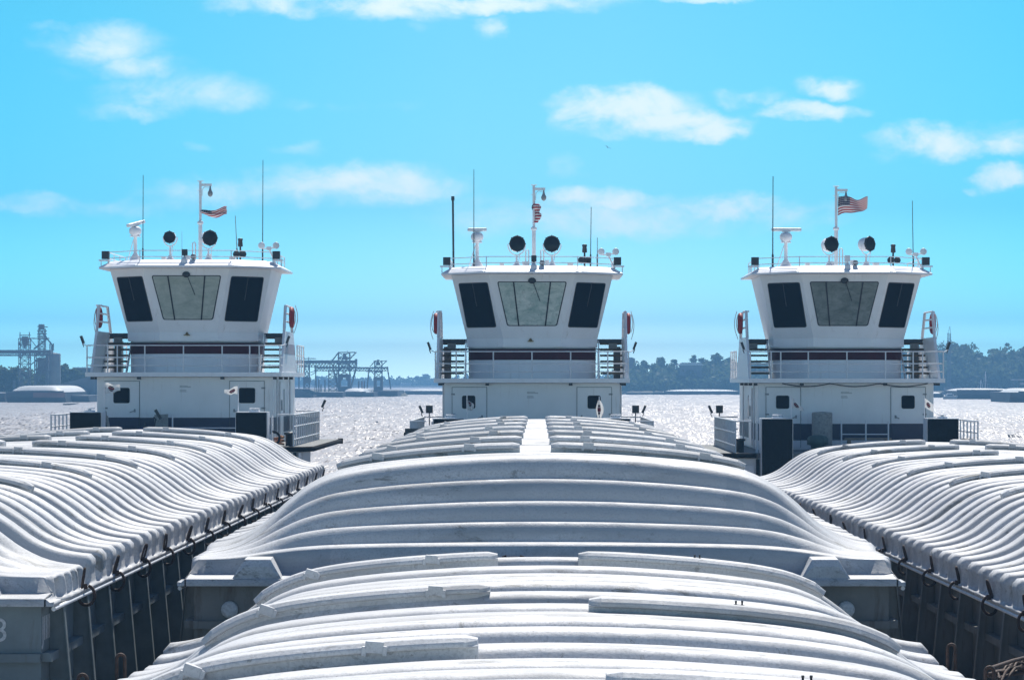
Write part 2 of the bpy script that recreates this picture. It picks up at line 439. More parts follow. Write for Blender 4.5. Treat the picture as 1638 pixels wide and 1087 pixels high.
def make_barge(label, cx, y0, y1, ze, deck_z, W, K, joints, pitch, yaw=0, hip=True, left=(.06,.67), right=(.06,.67), sides=(-1,1),
               clamps=(), clamp_off=(.3, 2.7), joint_sides=None, front_mat=None, coam='coaming', amp=.13, deck_y=(1.3, 5.5), deck_w=.5, latches=True, hull_bottom=-.6, crown=.6, lift=.06):
    root = thing('cargo_barge', (cx, y0, 0), label, 'barge', 'covered barges in a row', yaw)
    J = [j - y0 for j in joints]; L = y1 - y0
    edges = [0] + J + [L]
    covers = []
    for k in range(len(edges) - 1):
        a, b = edges[k], edges[k+1]
        if b - a < .3: continue
        rows = cover_rows(a + (.02 if k else 0), b - .02, J[0], pitch, hip and k == 0, .13 if hip else .32)
        c = make_cover('cargo_cover', W, K, rows, root, ze, front_mat if (front_mat and k == 0) else M['cover'], amp, crown)
        covers.append(c)
    js = joint_sides or [(j, s) for j in J for s in (-1, 1)]
    for i, (j, s) in enumerate(js):
        k = max(0, min(len(covers) - 1, sum(1 for q in J if q < j - .05)))
        u0, u1 = left if s < 0 else right
        make_batten(j, s, u0, u1, W, K, ze, covers[k], latches or s < 0, seed=i, lift=lift)
    for j in (J if K > 1.1 else ()):                               # low strip closing each joint on the crown
        k = max(0, min(len(covers) - 1, sum(1 for q in J if q < j - .05)))
        b = MB(); us = np.linspace(-.12, .12, 7)
        b.loft([[(u*W, j-.16, ze+FT+K*1.09-.06), (u*W, j-.15, ze+FT+K*1.09+amp*.5-.028), (u*W, j+.15, ze+FT+K*1.09+amp*.5-.028), (u*W, j+.16, ze+FT+K*1.09-.06)] for u in us])
        b.build('joint_strip', M['cover'], covers[k])
    if hip:                                                        # two stacking lugs on the front lip
        for s in (-1, 1):
            b = MB()
            b.loft([[(s*3.70-.34, .03, ze+.0), (s*3.70+.34, .03, ze+.0), (s*3.70+.31, .03, ze+.07), (s*3.70+.16, .05, ze+.25), (s*3.70-.16, .05, ze+.25), (s*3.70-.33, .03, ze+.07)],
                    [(s*3.70-.35, .02, ze+.0), (s*3.70+.35, .02, ze+.0), (s*3.70+.33, .03, ze+.08), (s*3.70+.17, .12, ze+.34), (s*3.70-.17, .12, ze+.34), (s*3.70-.33, .03, ze+.08)],
                    [(s*3.70-.35, .55, ze+.0), (s*3.70+.35, .55, ze+.0), (s*3.70+.33, .55, ze+.08), (s*3.70+.17, .62, ze+.36), (s*3.70-.17, .62, ze+.36), (s*3.70-.33, .55, ze+.08)]])
            b.build('stacking_lug', M['cover'], covers[0], bevel=.09)
    # coaming box under the covers
    Wc = W - .14; b = MB(); e0, e1 = .22, L - .22
    b.box(-Wc, Wc, e0, e0+.06, deck_z, ze - .012); b.box(-Wc, Wc, e1-.06, e1, deck_z, ze - .012)
    for s in (-1, 1): b.box(min(s*Wc, s*(Wc-.06)), max(s*Wc, s*(Wc-.06)), e0 + .062, e1 - .062, deck_z, ze - .012)
    b.box(-Wc + .05, Wc - .05, e0 + .07, e1 - .07, deck_z + .2, deck_z + .25)
    co = b.build('coaming', M[coam], root)
    zs = deck_z + (ze - deck_z) * .61
    b = MB()
    for s in (-1, 1): b.box(min(s*(Wc+.002), s*(Wc+.125)), max(s*(Wc+.002), s*(Wc+.125)), e0, e1, zs - .055, zs + .045)
    b.box(-Wc, Wc, e0 - .10, e0 - .002, zs - .055, zs + .045)
    b.build('coaming_ledge', M[coam], root)
    b = MB()
    for s in sides: b.tube([(s*(W+.03), .1, ze - .035), (s*(W+.03), L - .1, ze - .035)], .028, 8)
    b.build('clamp_rail', M['rail'] , root)
    # stiffener brackets, one mesh per side, copied
    for s in sides:
        b = MB(); t = deck_z + .0; top = ze - .05
        poly = [(s*(Wc+.003), t), (s*(Wc+.30), t), (s*(Wc+.165), top), (s*(Wc+.003), top)]
        b.slab_xz(poly, -.011, .011)
        b.loft([[(s*(Wc+.30), -.05, t), (s*(Wc+.30), .05, t), (s*(Wc+.165), .05, top), (s*(Wc+.165), -.05, top)],
                [(s*(Wc+.316), -.05, t), (s*(Wc+.316), .05, t), (s*(Wc+.181), .05, top), (s*(Wc+.181), -.05, top)]])
        first = b.build('stiffener', M['stiff'] if coam == 'coaming' else M['coaming_dark'], root)
        ys = np.arange(.75, L - .6, 1.66); first.location = (0, ys[0], 0)
        for yy in ys[1:]:
            o = first.copy(); COL.objects.link(o); o.parent = root; o.location = (0, yy, 0)
    # clamps
    for s in clamps:
        ys = []
        for j in [J[0] - (J[1]-J[0]) if len(J) > 1 else 0] + J:
            ys += [j + q for q in clamp_off]
        ys = [q for q in ys if .5 < q < L - .2]
        src = clamp_mesh(s)
        for i, yy in enumerate(ys):
            if i == 0: o = src; o.parent = root
            else:
                o = src.copy(); COL.objects.link(o); o.parent = root
            if o.name not in COL.objects: COL.objects.link(o)
            o.location = (s*(W + .035), yy, ze - .02); o.rotation_euler = (R(rng.uniform(-9, 9)), R(rng.uniform(-8, 8)), R(rng.uniform(-25, 25)))
    # hull with raked ends, deck plating a few millimetres above
    b = MB(); hw = W + deck_w
    a0, a1 = -deck_y[0], L + deck_y[1]; rk = min(4, deck_y[1] * .6)
    b.slab_yz([(a0, deck_z - .03), (a0 + .6, hull_bottom), (a1 - rk, hull_bottom), (a1, deck_z - .03)], -hw, hw)
    b.build('hull', M['hull'], root)
    MB().box(-hw + .02, hw - .02, a0 + .02, a1 - .02, deck_z - .028, deck_z - .004).build('deck', M['steel_deck'], root)
    return root, covers, co

# B: the middle barge beyond the near one
front_b = patched(M['cover'], 'white_fibreglass_with_grey_patches',
                  [(-3.5,-2.8,2.04,2.50), (2.55,2.75,2.85,3.30), (2.95,3.35,2.5,3.05)])
barge_b, cov_b, _ = make_barge('white covered barge whose stepped end cover with two square lugs faces us', .04, 34.1, 70.6, 1.93, .62, 4.68, 1.18,
    [37.9 + 4.7*k for k in range(7)], 4.7/6, left=(.065,.62), right=(.03,.62), coam='coaming_dark', front_mat=front_b, deck_y=(.9, 6.2))
barge_c, cov_c, co_c = make_barge('white ribbed barge with pale lettering and an 8 on its blue-grey coaming', -10.41, 31.0, 70.8, 1.93, .35, 4.64, .91,
    [37.7 + 4.9*k for k in range(7)], 4.9/6, clamps=(1,), deck_y=(1.3, 5.2), left=(.05,.63), right=(.07,.67), amp=.18)
yaw_d = .0156
barge_d, cov_d, co_d = make_barge('white ribbed barge on brown-grey coaming with dark hooks over its pale edge rail', 6.29 + 4.66, 31.0, 70.9, 1.57, .2, 4.64, .93,
    [38.2 + 4.95*k for k in range(7)], 4.95/6, yaw=yaw_d, clamps=(-1,), coam='coaming_dark', deck_y=(1.3, 5.0), left=(.67,.08), right=(.06,.62), amp=.18)
ja = [16.3, 21.3, 26.6, 31.95]
barge_a, cov_a, _ = make_barge('nearest white covered barge, broad cambered cover with staggered raised strips filling the bottom', .09, 11.0, 32.28, .90, .25, 4.64, 1.0,
    ja, 1.03, hip=False, coam='coaming', left=(.125,.74), right=(.085,.71), amp=.215, crown=1.0, lift=.10, deck_y=(2, .75), latches=False,
    joint_sides=[(31.95-11,-1),(27.0-11,-1),(21.5-11,-1),(16.3-11,-1),(31.95-11,1),(25.3-11,1),(18.9-11,1)])

# lettering on the left barge's coaming corner
Wc = 4.64 - .14
text_mesh('JIIIM', 'lettering', M['paintmark'], .42, barge_c, (Wc + .004, .26, 1.50), (R(90), 0, R(90)), 1.0)
text_mesh('8', 'number_mark', M['paintmark'], .40, barge_c, (Wc - .60, .214, 1.50), (R(90), 0, 0), 1.0)
# handle and rusty scraps on the middle barge's end cover, drain flanges on its coaming
b = MB()
for q in (-.11, .11): b.obox((q, .05, 0), (.06, .05, .08), Matrix.Rotation(.3*np.sign(q), 3, 'Y')); b.tube([(q, .0, -.045), (q, -.03, -.045)], .03, 8)
b.tube([(-.11, .02, .0), (-.05, -.02, .02), (.05, -.02, .02), (.11, .02, .0)], .014, 6)
h = b.build('lifting_handle', M['rusty'], cov_b[0]); h.location = (-.37, .36, 2.26)
b = MB()
for q in (-3.0, -2.85, -2.7): b.obox((q, .2, 2.02 + .02), (.13, .05, .03), Matrix.Rotation(rng.uniform(-.5,.5), 3, 'Z'))
b.tube([(-3.05,.16,2.04), (-2.9,.2,2.07), (-2.75,.14,2.05), (-2.6,.18,2.05)], .02, 6)
b.build('rusty_latch', M['rustbright'], cov_b[0])
for q in (-4.07, 3.98):
    b = MB(); b.lathe((q, .16, 1.61), [(.05,-.0),(.11,0),(.11,.05),(.05,.05)], 18, axis='y')
    b.build('drain_flange', M['paintmark'], barge_b)
# hoops standing on the side decks
def hoop(parent, x, y, z0, z1, w=.045):
    b = MB()
    b.tube([(x-w, y, z0), (x-w, y, z1-w)] + [(x - w*math.cos(a), y, z1 - w + w*math.sin(a)) for a in np.linspace(.3, math.pi-.3, 7)] + [(x+w, y, z1-w), (x+w, y, z0)], .02, 7)
    return b.build('deck_hoop', M['rusty'], parent)
for (px, py, Y) in ((193,1046,29.4), (132,1078,27.4), (1522,1030,30.4), (1583,1066,28.2)):
    X, Z = at(px, py, Y); hoop(barge_a, X - .09, Y - 11, .245, Z)
for (px, py, Y) in ((323,889,41.0), (356,872,44.6), (401,848,50), (425,836,53.5)):
    X, Z = at(px, py, Y); hoop(barge_b, X - .04, Y - 34.1, .615, Z, .035)
# slack mooring wires on the right barge's deck
b = MB()
def px3(px, py, Y):
    X, Z = at(px, py, Y); return (X, Y, Z)
for k in range(7):
    p = [px3(1590 + rng.uniform(-12, 12) + 14*i, 1083 - 5*i + rng.uniform(-9, 9), 29.5 + .15*i) for i in range(6)]
    b.tube(p, .018, 6)
b.tube([px3(1584,1068,28.3), px3(1620,1056,29.5), px3(1660,1046,30.4)], .022, 6)
w = b.build('mooring_wire', M['rusty']); tag(w, 'tangle of rusty mooring wire in the gap beside the nearest barge', 'wire')
# ------------------------------------------------------------------ towboats
YB = 85.2; SB = F / YB
def lerp(a, b, t): return tuple(a[i] + (b[i]-a[i])*t for i in range(len(a)))
def rounded(poly, r, n=4):
    """round the corners of a planar polygon (list of Vectors)"""
    out = []; N = len(poly)
    for i in range(N):
        p, a, b = poly[i], poly[i-1], poly[(i+1) % N]
        da, db = (a-p).normalized(), (b-p).normalized()
        s, e = p + da*r, p + db*r
        for k in range(n+1):
            t = k/n; out.append((s*(1-t)**2 + p*2*t*(1-t) + e*t*t))
    return out
def plate(mb, poly, nrm, t0, t1, mat=0):
    mb.loft([[p + nrm*t0 for p in poly], [p + nrm*t1 for p in poly]], mat)

def window(parent, quad, nrm, glass, mullions=(), r=.09, frame=.035, glass_off=.012):
    """quad: four corners (Vectors) on the wall plane; a dark frame proud of the wall and the pane on it"""
    fr = MB(); q = [Vector(p) for p in quad]
    outer = rounded(q, r)
    c = sum(q, Vector()) / 4
    plate(fr, outer, nrm, -.01, glass_off)
    f = fr.build('window', M['blackmetal'], parent)
    inner = rounded([p + (c-p).normalized()*frame*1.3 for p in q], r*.8)
    g = MB(); plate(g, inner, nrm, glass_off - .002, glass_off + .006); g.build('pane', glass, f)
    if mullions:
        for t in mullions:
            mm = MB(); a, b = q[0].lerp(q[1], t), q[3].lerp(q[2], t)
            d = (q[1]-q[0]).normalized()*.022
            plate(mm, [a-d, a+d, b+d, b-d], nrm, glass_off + .004, glass_off + .022)
            mm.build('mullion', M['blackmetal'], f)
    return f

def searchlight(root, x, y, zc, r, zb, yaw, tilt=0, body=.42, label=None):
    """drum lamp in a U yoke on a short post"""
    Mx = Matrix.Translation((x, y, zc)) @ Matrix.Rotation(yaw, 4, 'Z') @ Matrix.Rotation(tilt, 4, 'X')
    b = MB()
    b.lathe((0,0,0), [(.02,body*.62),(r*.55,body*.60),(r*.88,body*.45),(r,body*.2),(r,-body*.34),(r*1.06,-body*.36),(r*1.06,-body*.42),(r*.93,-body*.42)], 24, axis='y')
    b.xform(Mx); o = b.build('searchlight', M['white2'], root)
    b = MB(); b.lathe((0,0,0), [(r*1.07,-body*.33),(r*1.09,-body*.45),(r*.96,-body*.46),(r*.95,-body*.425),(.01,-body*.415)], 24, axis='y')
    for k in range(8):
        a = 2*math.pi*k/8; b.obox((r*1.1*math.cos(a), -body*.39, r*1.1*math.sin(a)), (.03,.06,.03))
    b.xform(Mx); b.build('lamp_bezel', M['blackmetal'], o)
    b = MB(); b.lathe((0,0,0), [(.02,-body*.46),(r*.6,-body*.45),(r*.94,-body*.425)], 24, axis='y'); b.xform(Mx); b.build('lens', M['lens'], o)
    Y = Matrix.Translation((x, y, 0)) @ Matrix.Rotation(yaw, 4, 'Z')
    b = MB()
    pts = [(-(r+.05), 0, zc)] + [((r+.05)*math.cos(a), 0, zc + (r+.12)*math.sin(a)) for a in np.linspace(math.pi, 2*math.pi, 11)][1:-1] + [((r+.05), 0, zc)]
    b.tube(pts, .018, 6); b.bar((0,0,zc-r-.12), (0,0,zb), .035)
    b.lathe((0,0,0), [(.16,zb),(.16,zb+.06),(.09,zb+.12),(.06,zb+.2)], 14)
    b.tube([(.05,-.05,zb+.1),(.1,-.1,zc-r-.05),(.03,-.05,zc-r*.6)], .012, 5)
    b.xform(Y); b.build('yoke', M['white2'], o)
    return o

def whip(root, x, y, z0, z1, r=.012, thick=None, cap=0, lean=0):
    b = MB(); mid = z0 + (z1-z0)*.3
    lx = lambda z: x + lean*(z-z0)
    if thick: b.bar((x,y,z0), (lx(z1),y,z1), thick)
    else:
        b.tube([(x,y,z0), (lx(mid),y,mid), (lx(z1),y,z1)], [r*1.5, r*1.15, r*.8], 6)
        b.bar((x,y,z0), (lx(z0+.45),y,z0+.45), r*2.2)
    if cap: b.bar((lx(z1-.14),y,z1-.14), (lx(z1),y,z1), cap)
    return b.build('whip_antenna', M['dark'] if (thick or z1-z0 > 1.6) else M['bracket'], root)

def floodlamps(root, x, y, z):
    b = MB(); b.bar((x+.22,y,z-.55), (x,y,z-.08), .025); b.bar((x-.2,y,z-.06), (x+.2,y,z-.03), .022)
    b.obox((x,y,z-.05), (.16,.12,.12))
    for s in (-1, 1): b.lathe((x+s*.24, y-.06, z+.04), [(.06,.14),(.09,.06),(.115,-.06),(.10,-.08),(.02,-.07)], 14, axis='y')
    return b.build('flood_lamp', M['white2'], root)
def horns(root, x, y, z0):
    b = MB(); b.bar((x,y,z0),(x,y,z0+.5), .03); b.lathe((x,y,z0+.5), [(.07,0),(.085,.03),(.07,.2),(.085,.22),(.085,.26),(.03,.28)], 12)
    for s in (-1, 1): b.lathe((x+s*.11, y-.1, z0+.24), [(.05,.25),(.06,0),(.115,-.10),(.10,-.11),(.02,-.05)], 14, axis='y')
    return b.build('horn', M['blackmetal'], root)
def small_flood(root, x, y, z, tilt, s=.16, name='deck_floodlight'):
    b = MB(); b.obox((x, y, z), (s*.42, .16, s*1.5), Matrix.Rotation(tilt, 3, 'Y'))
    b.bar((x, y, z - s*.7), (x - .05*np.sign(tilt or 1), y, z - s*1.4), .015)
    return b.build(name, M['blackmetal'], root)

def pole_rail(name, root, paths, r, posts=(), mat='rail'):
    b = MB()
    for p in paths: b.tube(p, r, 6)
    for p, q in posts: b.bar(p, q, r*1.05)
    return b.build(name, M[mat], root)

def towboat(X, label, dz, cfg):
    root = thing('towboat', (X, YB, dz), label, 'towboat', 'towboats facing us across the barges')
    # ---- hull
    W2 = 4.35; b = MB()
    plan = [(-W2+.25,-3.45),(W2-.25,-3.45),(W2,-3.1),(3.7,1.0),(3.3,3.0),(3.3,9.0),(-3.3,9.0),(-3.3,3.0),(-3.7,1.0),(-W2,-3.1)]
    b.prism(plan, -.6, 2.18); b.build('hull', M['hullwhite'], root)
    dp = [(-W2+.2,-3.5),(W2-.2,-3.5),(W2+.05,-3.1),(W2+.1,7.6),(-W2-.1,7.6),(-W2-.05,-3.1)]
    MB().prism(dp, 2.184, 2.33).build('deck', M['deck'], root)
    for s in (-1, 1):
        b = MB()
        b.tube([(s*(W2+.13),7.5,2.26),(s*(W2+.1),-3.1,2.26),(s*(W2-.2),-3.56,2.26),(s*3.2,-3.58,2.26)], .08, 8)
        b.obox((s*(W2+.13), 7.6, 2.26), (.17,.22,.19))
        for yy, xx in ((-3.52, s*3.9), (-3.52, s*3.15)): b.box(xx-.05, xx+.05, yy-.02, yy+.1, .2, 2.15)
        for k in range(2): b.lathe((s*(W2-.02), -2.6, 1.4 - .5*k), [(.02,-.05),(.17,-.05),(.17,.22),(.02,.22)], 12, axis='y')
        b.build('fender', M['black'], root)
    for s in (-1, 1):
        b = MB()
        b.box(s*3.55-.28, s*3.55+.28, -3.475, -3.455, .5, 1.95)
        b.bar((s*3.0,-3.5,.2),(s*3.0,-3.5,2.15),.05); b.bar((s*4.05,-3.5,.2),(s*4.05,-3.5,2.15),.05)
        b.build('hull_panel', M['rail'], root)
    # ---- push knees
    for s in (-1, 1):
        b = MB(); b.box(s*2.57-.50, s*2.57+.50, -3.72, -3.0, -.3, 3.42); kn = b.build('push_knee', M['white2'], root)
        b = MB(); b.box(s*2.57-.47, s*2.57+.47, -3.84, -3.725, -.3, 3.40); b.build('rubber_face', M['black'], kn, bevel=.02)
        b = MB(); b.lathe((s*2.57+.05, -3.3, 3.42), [(.17,0),(.17,.05),(.05,.05),(.05,.09),(.16,.09),(.16,.12)], 14); b.build('mooring_bitt', M['white2'], kn)
        b = MB()
        for yy in (-2.98, -2.6): b.bar((s*3.12, yy, 2.33), (s*3.12, yy, 3.3), .025)
        for k in range(4): b.bar((s*3.12, -2.98, 2.5+.25*k), (s*3.12, -2.6, 2.5+.25*k), .02)
        b.build('knee_ladder', M['rail'], kn)
    # ---- bow corner bulwark and side rail
    for s in (-1, 1):
        b = MB()
        b.slab_yz([(-3.2,2.33),(-1.9,2.33),(-1.9,2.98),(-3.2,2.98)] , s*3.98-.02, s*3.98+.02) if cfg.get('bulwark') else None
        if cfg.get('bulwark'):
            b.box(s*3.62-.34, s*3.62+.34, -3.22, -3.18, 2.33, 3.1)
            b.build('bulwark', M['dark'], root)
        paths = [[(s*3.8,-2.9,z),(s*3.8,6.6,z)] for z in (3.32, 2.95, 2.55)] + [[(s*3.8,-2.9,3.32),(s*3.3,-3.0,3.32)], [(s*3.8,6.6,3.32),(s*3.0,6.7,3.32)], [(s*3.8,6.6,2.9),(s*3.0,6.7,2.9)]]
        posts = [((s*3.8,y,2.33),(s*3.8,y,3.32)) for y in np.arange(-2.9, 6.7, .68)]
        pole_rail('side_rail', root, paths, .025, posts)
        if s in cfg['slim']: small_flood(root, s*3.92, 7.2, 3.58, s*.42, .19)
        if s in cfg['square']: b = MB(); b.box(s*3.62-.12, s*3.62+.12, 6.9, 7.05, 3.45, 3.72); b.bar((s*3.62,7.0,2.33),(s*3.62,7.0,3.48),.02); b.build('deck_floodlight', M['blackmetal'], root)
        for yy in (-2.2, -1.8):
            b = MB(); b.lathe((s*3.6,yy,2.33), [(.12,0),(.12,.35),(.17,.36),(.17,.42),(.03,.43)], 12); b.build('deck_bitt', M['blackmetal'], root)
    # ---- deckhouse
    HW = 2.85; b = MB(); b.box(-HW, HW, 0, 7.8, 2.335, 4.515); dh = b.build('deckhouse', M['white'], root, bevel=.03)
    b = MB(); b.box(-HW-.004, HW+.004, -.004, 7.804, 2.66, 3.19); b.build('navy_stripe', M['navy'], dh)
    for xl, xr, wx in ((-2.58,-1.48,(-2.27,-1.84)), (1.47,2.57,(1.80,2.23))):
        b = MB(); b.box(xl, xr, -.03, -.0045, 3.2, 4.36); b.box(xl, xr, -.03, -.0045, 2.42, 2.655); b.box(xl, xr, -.03, -.0045, 2.657, 3.197, 1)
        d = b.build('door', [M['white'], M['navy']], dh)
        b = MB()
        for a in ((xl-.02, xl-.008, 2.42, 4.37), (xr+.008, xr+.02, 2.42, 4.37), (xl-.02, xr+.02, 4.372, 4.384)): b.box(a[0], a[1], -.012, -.0045, a[2], a[3])
        b.build('door_seal', M['dark'], d)
        n = Vector((0,-1,0)); z0, z1 = 3.68, 4.11
        if cfg.get('bigwin'): z0, z1, wx = 3.66, 4.16, (wx[0]-.04, wx[1]+.06)
        window(d, [(wx[0],-.03,z1),(wx[1],-.03,z1),(wx[1],-.03,z0),(wx[0],-.03,z0)], n, M['glassdark'], r=.07, frame=.02)
        hx = xr - .14 if xl < 0 else xl + .14
        b = MB(); b.bar((hx,-.05,3.42),(hx+ (-.16 if xl < 0 else .12),-.06,3.36), .014); b.obox((hx,-.045,3.42),(.05,.04,.1)); b.build('door_handle', M['bracket'], d)
        hx = xl + .02 if xl < 0 else xr - .02
        for z in (2.8, 3.5, 4.15): b = MB(); b.obox((hx,-.04,z),(.12,.03,.05)); b.build('hinge', M['bracket'], d)
    # side doors and slit windows
    for s in (-1, 1):
        n = Vector((s,0,0)); xx = s*(HW+.0)
        for yy in (1.35, 3.55):
            q = [(xx, yy, 4.1),(xx, yy+.42, 4.1),(xx, yy+.42, 3.3),(xx, yy, 3.3)]
            if s < 0: q = [q[1], q[0], q[3], q[2]]
            window(dh, q, n, M['bracket'] if s > 0 else M['glassdark'], r=.1, frame=.05)
        b = MB(); b.box(min(xx+s*.006, xx+s*.05), max(xx+s*.006, xx+s*.05), 2.15, 3.15, 2.42, 4.35); d = b.build('side_door', M['white2'], dh)
        b = MB(); b.bar((xx+s*.08,2.3,3.4),(xx+s*.08,2.3,3.75),.02); b.build('door_handle', M['bracket'], d)
        b = MB(); b.bar((xx+s*.06,.9,2.4),(xx+s*.06,.9,4.45),.03); b.build('drain_pipe', M['rail'], dh); b = MB(); b.bar((xx+s*.07,5.2,2.4),(xx+s*.07,5.2,4.45),.03); b.build('drain_pipe', M['rail'], dh)
    b = MB()
    for k in range(3): b.box(-.16, .20 - .1*(k == 0), -.004, -.0015, 4.215 - .022*k, 4.226 - .022*k)
    for k in range(4): b.box(-.16, .04 + .03*(k % 2), -.004, -.0015, 4.09 - .022*k, 4.098 - .022*k)
    b.build('notice_lettering', M['bracket'], dh)
    # ---- upper deck
    b = MB(); b.box(-3.17, 3.17, -.36, 8.1, 4.52, 4.66); up = b.build('upper_deck', M['white2'], root)
    for x, y in ((-2.95,-.23),(-1.45,-.23),(1.25,-.23),(2.95,-.23),(-3.02,1),(-3.02,2.8),(-3.02,4.6),(3.02,1),(3.02,2.8),(3.02,4.6)):
        b = MB(); b.box(x-.06, x+.06, y-.06, y+.06, 4.43, 4.515); b.build('soffit_lamp', M['blackmetal'], up)
    zt = 5.53
    paths = [[(-3.12,.35,z),(-3.12,-.30,z),(3.12,-.30,z),(3.12,.35,z)] for z in (5.53, 5.14, 4.88)]
    posts = [((x,-.30,4.66),(x,-.30,5.53)) for x in (-3.12,-2.45,-2.14,-1.25,0,1.25,2.14,2.45,3.12)]
    pole_rail('upper_rail', root, paths, .021, posts)
    for s in (-1, 1):
        pole_rail('upper_rail', root, [[(s*3.14,5.5,z),(s*3.14,8.0,z)] for z in (5.6,5.25,4.95)], .022, [((s*3.14,y,4.66),(s*3.14,y,5.6)) for y in (5.5,6.3,7.1,8.0)])
        # casing / ladder fin at the side
        b = MB(); x0, x1 = s*3.09-.04, s*3.09+.04
        b.slab_yz([(.35,4.66),(5.5,4.66),(4.25,6.02),(1.35,6.02)], x0, x1)
        for p, q in (((1.39,6.02),(1.85,6.88)), ((4.2,6.02),(3.55,6.88))): b.tube([(s*3.09,p[0],p[1]),(s*3.09,q[0],q[1])], .05, 4)
        for z, a, c in ((6.35,1.6,3.95),(6.62,1.75,3.75),(6.88,1.85,3.55)): b.bar((s*3.09,a,z),(s*3.09,c,z),.03)
        if s < 0: b.bar((s*3.09-.1,1.85,6.88),(s*3.09+.1,1.85,6.88),.03)
        fin = b.build('side_fin', M['white2'], root)
        b = MB(); b.slab_yz([(.97,5.27),(4.94,5.27),(4.63,5.61),(1.15,5.61)], x0-.004, x1+.004); b.build('fin_stripe', M['mauve'], fin) if cfg.get('finstripe') and s > 0 else None
        # stair beside the wheelhouse, climbing aft
        for k in range(6):
            z = 4.80 + .20*k; y = 2.2 + .26*k; b = MB()
            b.box(min(s*2.28, s*3.02), max(s*2.28, s*3.02), y, y+.24, z, z+.065); b.build('stair_tread', M['tread'], root)
        for xx in (s*2.24, s*3.03):
            b = MB(); b.loft([[(xx-.015,2.1,4.66),(xx+.015,2.1,4.66),(xx+.015,2.35,4.66),(xx-.015,2.35,4.66)], [(xx-.015,3.55,5.95),(xx+.015,3.55,5.95),(xx+.015,3.8,5.95),(xx-.015,3.8,5.95)]])
            b.build('stair_stringer', M['rail'], root)
        b = MB(); b.box(min(s*2.2,s*3.04), max(s*2.2,s*3.04), 3.6, 3.75, 5.86, 5.99); b.build('landing_beam', M['dark'], root); b = MB(); b.box(min(s*2.2,s*3.04), max(s*2.2,s*3.04), 3.65, 3.72, 5.62, 5.68)
        b.build('stair_landing', M['dark'], root)
        b = MB(); b.box(s*2.72-.14, s*2.72+.14, 3.4, 3.55, 5.62, 5.84); b.build('junction_box', M['greybox'], root)
        b = MB(); b.box(s*2.9-.12, s*2.9+.12, 4.6, 5.0, 4.66, 5.75); b.build('ventilator_trunk', M['dark'], root)
        small_flood(root, s*3.34, .1, 5.72, s*.35, .17)
        b = MB(); b.bar((s*3.12,-.28,5.5),(s*3.34,.08,5.6),.014); b.build('lamp_arm', M['rail'], root)
    # ---- wheelhouse
    def plan_at(z):
        t = max(0, (z - 5.98) / 2.07)
        return [Vector((-(.95+.47*t), .95-.62*t, z)), Vector(((.95+.47*t), .95-.62*t, z)), Vector((2.17+.49*t, 2.05-.62*t, z)), Vector((2.17+.49*t, 5.0, z)), Vector((-(2.17+.49*t), 5.0, z)), Vector((-(2.17+.49*t), 2.05-.62*t, z))]
    b = MB(); b.loft([plan_at(5.70), plan_at(5.98), plan_at(8.06)]); wh = b.build('wheelhouse', M['white'], root)
    def base_ring(z, off, cx=2.12):
        pts = rounded([Vector((-.93,.99,0)), Vector((.93,.99,0)), Vector((cx,2.05,0)), Vector((cx,4.9,0)), Vector((-cx,4.9,0)), Vector((-cx,2.05,0))], .45, 6)
        c = Vector((0,3,0)); return [(p.x + (p-c).normalized().x*off, p.y + (p-c).normalized().y*off, z) for p in pts]
    b = MB(); b.loft([base_ring(4.662,0), base_ring(5.70,0)], 0, True); b.build('wheelhouse_base', M['white'], wh)
    b = MB(); b.loft([base_ring(5.27,.006), base_ring(5.62,.006)], 0, True); st = b.build('maroon_stripe', M['maroon'], wh)
    b = MB(); b.loft([base_ring(5.625,.05), base_ring(5.66,.05)], 0, False); b.build('stripe_ledge', M['dark'], wh)
    def on(i, j, f, z):
        P = plan_at(z); return P[i].lerp(P[j], f)
    def nrm(i, j):
        a, c, d = on(i,j,0,6.2), on(i,j,1,6.2), on(i,j,0,7.8); n = (c-a).cross(d-a).normalized()
        return n if n.y < .2 or abs(n.x) > .5 else -n
    fw = [on(0,1,.5,7.82)+Vector((-1.14,0,0)), on(0,1,.5,7.82)+Vector((1.14,0,0)), on(0,1,.5,6.38)+Vector((.82,0,0)), on(0,1,.5,6.38)+Vector((-.82,0,0))]
    n0 = nrm(0,1)
    f = window(wh, fw, n0, cfg.get('front_glass', M['glassfront']), (.235,.765), r=.08)
    b = MB(); c = on(0,1,.5,7.86) + n0*.05; b.sphere(c, (.13,.06,.10), 12, 7); b.bar(c + Vector((.03,0,-.03)), on(0,1,.5,7.2) + n0*.05 + Vector((.26,0,0)), .011)
    b.build('wiper', M['blackmetal'], f)
    for (i, j, s) in ((1,2,1), (0,5,-1)):
        a0, a1, c0, c1 = .07, .86, .11, .92
        q = [on(i,j,a0,7.80), on(i,j,a1,7.80), on(i,j,c1,6.34), on(i,j,c0,6.34)]
        n = (q[1]-q[0]).cross(q[3]-q[0]).normalized()
        if n.y > 0: n = -n
        wv = window(wh, q, n, M['glassside'], r=.08)
        b = MB(); mid = .5
        p0, p1 = q[0].lerp(q[1], mid), q[3].lerp(q[2], mid).lerp(q[0].lerp(q[1], mid), .48)
        plate(b, [p0, p0 + Vector((.018*s,0,0)), p1 + Vector((.018*s,0,0)), p1], n, .014, .03)
        b.build('mullion', M['dark'], wv)
    b = MB(); b.obox((-.05,.90,5.88),(.20,.12,.03)); b.bar((-.05,.93,5.86),(-.05,.93,5.98),.025); b.lathe((-.05,.92,5.88), [(.07,0),(.05,.05),(.02,.1)], 8)
    b.build('bow_lamp', M['brass'], wh) if cfg.get('bowlamp', True) else None
